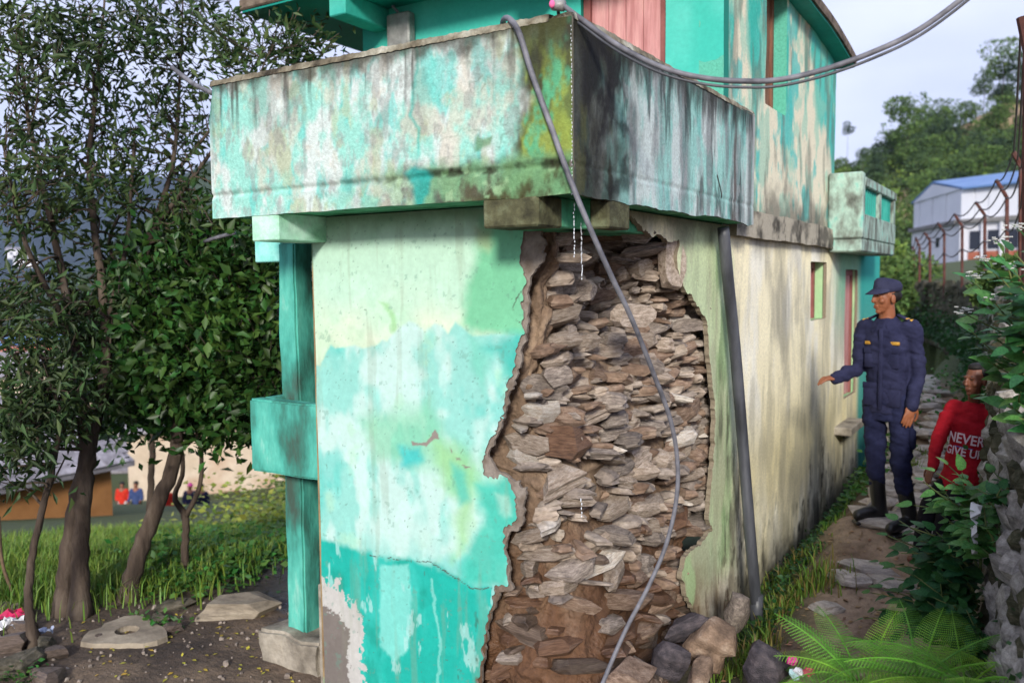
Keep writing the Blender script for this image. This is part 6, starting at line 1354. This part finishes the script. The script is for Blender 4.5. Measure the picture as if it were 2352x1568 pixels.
for S, E, Wr in ((SL, EL, WL_), (SR, ER, WR_)):
    u = (Wr-E).normalized(); limb(jk, [Vector((-.03, 0, 1.32))*.35+S*.65, S, S*.5+E*.5, E, E*.5+Wr*.5, Wr+u*.012], [.066, .064, .055, .051, .048, .042])
solid('jacket', jk, m_navy, .0075, 3, man, .026, 3)
cl = MB()                                           # open shirt collar
for s in (-1, 1):
    a0 = Vector((-.034, 0, 1.425)); 
    pts = [a0-cf*.055+ax*s*.01, a0+ax*s*.062-cf*.02, a0+ax*s*.064+cf*.035-Vector((0, 0, .012)), a0+ax*s*.03+cf*.082-Vector((0, 0, .05))]
    V = []
    for i, p_ in enumerate(rails(pts, 4)): t = i/12; V += [p_+Vector((0, 0, .034*(1-t*.7))), p_-Vector((0, 0, .012+.03*t))+ax*s*.018*(1+t)+cf*.02*t]
    F = [(i*2, i*2+1, i*2+3, i*2+2) for i in range(len(V)//2-1)]; V2 = [v-ax*s*.006 for v in V]; n = len(V); cl.add(V+V2, F+[tuple(n+k for k in f[::-1]) for f in F])
cl.obj('collar', m_navy, man, True)
def patch(name, c, w, h, d, m, tilt=0, par=man, bev=.004):
    M = frame(cf); c = Vector(c); Mx = Matrix.Translation(c) @ M.to_4x4() @ Matrix.Rotation(tilt, 4, 'Y'); return MB().box((-w/2, -d/2, -h/2), (w/2, d/2, h/2), bev, Mx).obj(name, m, par, True)
ch = lambda u, z, out=.136: Vector((-.025, 0, z))+ax*u*.82+cf*(out-.018-abs(u)**2*2.6)
for s, lb in ((1, 'gold lettered tape above the left pocket'), (-1, 'gold lettered tape above the right pocket')):
    patch('name_tape', ch(s*.095, 1.265, .142), .095, .024, .008, m_gold); patch('pocket_flap', ch(s*.095, 1.215, .146), .10, .042, .014, m_navy); patch('pocket', ch(s*.095, 1.145, .146), .094, .10, .020, m_navy, 0, man, .008)
    patch('lower_pocket', ch(s*.10, .90, .136), .105, .13, .022, m_navy, 0, man, .008); patch('pocket_flap', ch(s*.10, .975, .140), .11, .042, .016, m_navy)
    sh_ = (SL if s > 0 else SR)*.72+Vector((-.03, 0, 1.40))*.28+Vector((0, 0, .062)); dz = Vector((0, 0, -.035))
    for k, m_ in ((0, m_navy), (1, m_gold), (2, m_gold)):
        q_ = sh_+ax*s*(.0 if k == 0 else .012+.032*k-.03)+dz*(0 if k == 0 else (.012+.032*k)/.09*.6)+Vector((0, 0, .006*(k > 0)))
        Mx = Matrix.Translation(q_) @ frame(cf).to_4x4() @ Matrix.Rotation(s*-.42*(-1), 4, 'Y'); MB().box((-.06 if k == 0 else -.008, -.028, -.006), (.06 if k == 0 else .008, .028, .006), .003, Mx).obj('shoulder_strap' if k == 0 else 'rank_stripe', m_, man, True)
patch('placket', ch(0, 1.09, .140), .03, .55, .012, m_navy)
tr = MB(); tr.loft([ring((-.02, 0, .74), .14, .105), ring((-.02, 0, .85), .145, .107), ring((-.02, 0, .93), .14, .10)])
limb(tr, [HL-Vector((.01, 0, 0)), HL*.5+KL*.5, KL, KL*.75+AL*.25, AL+(KL-AL)*.58], [.085, .080, .070, .068, .064]); limb(tr, [HR, HR*.5+KR*.5, KR, KR*.75+AR*.25, AR+(KR-AR)*.58], [.085, .080, .070, .068, .062])
tro = solid('trousers', tr, m_navy2, .0075, 3, man, .028, 9)
MB().box((.095, -.17, .56), (.14, -.05, .70), .015).obj('cargo_pocket', m_navy2, tro, True)
for A2, K2, tip in ((AL, KL, Vector((-.175, -.13, -.02))), (AR, KR, Vector((-.175, -.06, -.025)))):
    bt = MB(); limb(bt, [A2+(K2-A2)*.70, A2+(K2-A2)*.36, A2+Vector((.005, 0, .0))], [.056, .056, .052]); h0 = A2+Vector((.02, .01, -.015)); t0 = h0+tip; h0.z = A2.z-.015; t0.z = A2.z-.022
    limb(bt, [h0, (h0+t0)/2+Vector((0, 0, .012)), t0], [.048, .048, .040]); b_ = solid('boot', bt, m_boot, .007, 3, man)
    sd_ = (t0-h0).normalized(); Mx = Matrix.Translation((h0+t0)/2+Vector((0, 0, -.048))) @ frame(sd_).to_4x4(); MB().box((-.044, -.135, -.014), (.044, .125, .012), .01, Mx).obj('sole', m_boot, b_)
M = frame(hd); hc = Vector((-.045, -.02, 1.565)); cp = MB()
K3 = lambda x, y, z: hc+M @ Vector((x, y, z))
cp.loft([(K3(0, -.005, .045), M @ Vector((.082, 0, 0)), M @ Vector((0, .103, -.012))), (K3(0, -.005, .075), M @ Vector((.083, 0, 0)), M @ Vector((0, .104, -.012))), (K3(0, -.006, .105), M @ Vector((.080, 0, 0)), M @ Vector((0, .098, .010))), (K3(0, -.010, .122), M @ Vector((.068, 0, 0)), M @ Vector((0, .084, .012))), (K3(0, -.012, .130), M @ Vector((.045, 0, 0)), M @ Vector((0, .055, .008)))])
cap = cp.obj('cap', m_capc, man, True)
V = []; n = 9
for i in range(n):
    a = math.pi*(i/(n-1)-.5)*.95
    for k, e in ((0, .0), (1, 1.0)): V.append(K3(math.sin(a)*(.080+.006*e), .028+math.cos(a)*(.070+.060*e), .060-.034*e*math.cos(a)-.012*e*abs(math.sin(a))))
V += [v-Vector((0, 0, .006)) for v in V]; m_ = 2*n
F = [(2*i, 2*i+1, 2*i+3, 2*i+2) for i in range(n-1)]+[(m_+2*i, m_+2*i+2, m_+2*i+3, m_+2*i+1) for i in range(n-1)]+[(2*i+1, m_+2*i+1, m_+2*i+3, 2*i+3) for i in range(n-1)]
link('visor', mesh('visor', V, F, m_capc, True), cap)
hr = MB(); hr.ell(K3(0, -.030, .020), (.078, .078, .055), M); hr.obj('hair', m_hair, man, True)

# ---- the child in red, leaning on the wall
o_, Mp = place(2160, 1395, 5.3, .50)
mb = MB(); hd = Vector((-.92, -.38, -.16)); hc = Vector((-.02, -.03, 1.225)); T = headshape(mb, hc, hd, .86)
cf2 = Vector((-.66, -.75, 0)); ax2 = Vector((.75, -.66, 0)); nb = Vector((.03, .02, 1.06))
limb(mb, [nb-Vector((0, 0, .05)), nb+Vector((-.01, 0, .03)), hc-Vector((0, 0, .06))], [.045, .038, .040])
limb(mb, [(.05, .02, .58), (.04, .02, .8), (.03, .02, 1.0)], [.07, .07, .06])
SL2, SR2 = nb+ax2*.13-Vector((0, 0, .05)), nb-ax2*.13-Vector((0, 0, .05)); EL2, ER2 = SL2+Vector((.05, .0, -.21)), SR2+Vector((-.085, -.05, -.19)); WL2, WR2 = EL2+Vector((-.06, -.10, -.17)), ER2+Vector((-.05, -.08, -.18))
for S, E, Wr in ((SL2, EL2, WL2), (SR2, ER2, WR2)): limb(mb, [nb-Vector((0, 0, .12)), S-Vector((0, 0, .02)), E, Wr], [.035, .032, .028, .023])
hand(mb, WL2, (-.2, -.2, -1), (.3, -.9, 0), .75, .4, 1); hand(mb, WR2, (-.3, -.2, -.9), (-.8, -.4, 0), .75, .4, -1)
HL2, HR2 = Vector((.09, -.02, .56)), Vector((-.0, .06, .56)); KL2, KR2 = Vector((-.10, -.12, .40)), Vector((-.16, .0, .38)); AL2, AR2 = Vector((-.09, -.10, .05)), Vector((-.15, .03, .05))
for H_, K_, A2 in ((HL2, KL2, AL2), (HR2, KR2, AR2)): limb(mb, [H_, K_, A2, A2+Vector((-.09, -.06, -.02))], [.055, .042, .032, .024])
boy = solid('person', mb, m_skin, .0048, 3, None, colfn=facecol(T, lin(120, 74, 54, .85), .86)); tag(boy, 'child in a red printed shirt leaning against the stone wall behind leaves', 'person'); boy.matrix_world = Matrix.Translation(o_) @ Mp @ Matrix.Rotation(.16, 4, 'Y') @ Matrix.Diagonal((.88, .9, .95, 1))
m_red = cloth('red_jersey', (158, 18, 32), (188, 26, 42)); m_blk = cloth('dark_trousers', (18, 17, 22), (30, 28, 34))
js = MB(); ring2 = lambda c, a, b: (c, ax2*a, cf2*b)
js.loft([ring2((.02, .0, .50), .145, .115), ring2((.03, .01, .62), .132, .108), ring2((.04, .02, .80), .126, .10), ring2((.035, .02, .95), .130, .095), ring2((.03, .02, 1.03), .105, .076), ring2((.03, .02, 1.085), .052, .050)])
for S, E, Wr in ((SL2, EL2, WL2), (SR2, ER2, WR2)): limb(js, [nb*.35+S*.65-Vector((0, 0, .02)), S, E, Wr], [.060, .058, .050, .038])
jo = solid('jersey', js, m_red, .0065, 3, boy, .022, 5)
bt = MB(); limb(bt, [HL2+Vector((0, .02, 0)), KL2, AL2], [.075, .062, .050]); limb(bt, [HR2, KR2, AR2], [.075, .062, .050]); solid('trousers', bt, m_blk, .0075, 3, boy, .01, 6)
M = frame(hd); hr = MB(); K3 = lambda x, y, z: hc+M @ (Vector((x, y, z))*.86)
hr.ell(K3(0, -.030, .052), (.069, .074, .066), M); hr.ell(K3(0, .015, .098), (.046, .05, .026), M)
solid('hair', hr, m_hair, .006, 1, boy, .006, 2)
def letters(txt, c, size, m, name, tilt=0):
    cu = bpy.data.curves.new(name, 'FONT'); cu.body = txt; cu.size = size; cu.extrude = .002; cu.offset = .0012; cu.align_x = 'CENTER'; cu.align_y = 'CENTER'
    o = bpy.data.objects.new(name, cu); C.objects.link(o); dg = bpy.context.evaluated_depsgraph_get(); me = bpy.data.meshes.new_from_object(o.evaluated_get(dg)); bpy.data.objects.remove(o)
    me.materials.clear(); me.materials.append(m); l = ax2; up = Vector((0, 0, 1)); n_ = cf2
    Mx = Matrix((l, up, n_)).transposed().to_4x4(); co = np.array([v.co for v in me.vertices])
    out = []
    for v in me.vertices:                            # wrapped round the chest
        u = v.co.x; th_ = u/.15; p_ = Vector(c)+ax2*(math.sin(th_)*.142)+cf2*((math.cos(th_)-1)*.11+v.co.z)+Vector((0, 0, v.co.y)); out.append(p_)
    for v, p_ in zip(me.vertices, out): v.co = p_
    return link(name, me, boy)
m_prw = mat('white_print', col=lin(226, 200, 206, .85), rough=.8, var=.1, bump=0); m_prb = mat('blue_print', col=lin(70, 104, 176, .85), rough=.8, var=.1, bump=0)
cc = Vector((.038, .02, .845))+cf2*.124
letters('NEVER', cc, .088, m_prw, 'lettering'); letters('GIVE UP', cc-Vector((-.0, 0, .082)), .075, m_prw, 'lettering'); letters('____', cc-Vector((0, 0, .028)), .06, m_prb, 'underline')

# ---- small figures by the houses below
def figure(px, py, D, top, bottom, hairc, label, seed, fwd=(0, -1, 0), skirt=False):
    r = random.Random(seed); o_, Mp = place(px, py, D, 0); o_.z = at(px, py, D).z; mb = MB(); f = Vector(fwd)
    headshape(mb, (0, 0, 1.48), f, 1.0); limb(mb, [(0, 0, 1.25), (0, 0, 1.42)], [.06, .05]); limb(mb, [(0, 0, .8), (0, 0, 1.05), (0, 0, 1.28)], [.11, .11, .12])
    arms = []
    for s in (-1, 1):
        S, E, Wr = Vector((s*.17, 0, 1.28)), Vector((s*.23, r.uniform(-.05, .05), 1.0)), Vector((s*.2+r.uniform(-.08, .08), -.12, .8+r.uniform(0, .15))); arms.append((S, E, Wr)); limb(mb, [Vector((0, 0, 1.26)), S, E, Wr], [.05, .05, .04, .03]); hand(mb, Wr, (0, -.2, -1), (s, 0, 0), 1, .3, s)
        limb(mb, [(s*.08, 0, .82), (s*.09, -.01, .45), (s*.09+r.uniform(-.05, .05), .02, .06), (s*.1, -.12, .03)], [.08, .055, .045, .035])
    b_ = solid('person', mb, m_skin, .02, 2, None, colfn=lambda co: np.broadcast_to(lin(140, 90, 66, .85), (len(co), 3))); tag(b_, label, 'person'); b_.matrix_world = Matrix.Translation(o_) @ Mp
    j = MB(); j.loft([((0, 0, .78), (.17, 0, 0), (0, .12, 0)), ((0, 0, 1.0), (.165, 0, 0), (0, .12, 0)), ((0, 0, 1.25), (.19, 0, 0), (0, .12, 0)), ((0, 0, 1.36), (.08, 0, 0), (0, .07, 0))])
    for S, E, Wr in arms: limb(j, [S*.8+Vector((0, 0, .25)), S, E, E*.3+Wr*.7], [.06, .065, .055, .045])
    solid('shirt', j, top, .02, 2, b_)
    k = MB()
    if skirt: k.loft([((0, 0, .12), (.26, 0, 0), (0, .24, 0)), ((0, 0, .5), (.21, 0, 0), (0, .18, 0)), ((0, 0, .86), (.15, 0, 0), (0, .12, 0))])
    else:
        for s in (-1, 1): limb(k, [(s*.08, 0, .86), (s*.09, -.01, .45), (s*.09, .02, .1)], [.10, .08, .065])
    solid('skirt' if skirt else 'trousers', k, bottom, .02, 2, b_); h = MB(); h.ell((0, .02, 1.53), (.09, .1, .09)); h.obj('hair', hairc, b_, True)
m_pinkc = cloth('pink_cloth2', (214, 60, 150), (236, 96, 176)); m_redc = cloth('red_cloth', (196, 40, 30), (216, 66, 44)); m_bluec = cloth('blue_cloth', (50, 66, 110), (70, 86, 130)); m_wht = cloth('white_cloth', (200, 196, 196), (222, 220, 220))
figure(440, 1214, 30, m_navy, m_bluec, m_pinkc, 'person with a pink headscarf and dark blue clothes near the cream house', 1)
figure(466, 1214, 30.5, m_navy2, m_blk, m_hair, 'person in dark navy right of the pink headscarf', 2, (.5, -1, 0))
figure(385, 1225, 28, m_redc, m_redc, m_hair, 'person in an orange red dress behind the leaning trunk', 3, (0, -1, 0), True)
figure(316, 1206, 31, m_bluec, m_blk, m_hair, 'person in blue between the twin trunk and the leaning trunk', 4)
figure(284, 1204, 32, m_redc, m_wht, m_hair, 'person in a red top and pale trousers left of the one in blue', 5, (.4, -1, 0))
# ------------------------------------------------------------------ air
hz = bpy.data.materials.new('haze_air'); hz.use_nodes = True; t = hz.node_tree; t.nodes.clear()
ho = t.nodes.new('ShaderNodeOutputMaterial'); hv = t.nodes.new('ShaderNodeVolumePrincipled'); t.links.new(hv.outputs[0], ho.inputs['Volume'])
hv.inputs['Color'].default_value = (.48, .62, 1.0, 1); hv.inputs['Density'].default_value = .00010; hv.inputs['Anisotropy'].default_value = .0
MB().box((-3700, -700, -60), (2600, 3700, 520)).obj('haze', hz, None, kind='stuff', label='thin bluish haze filling the valley air', cat='haze')
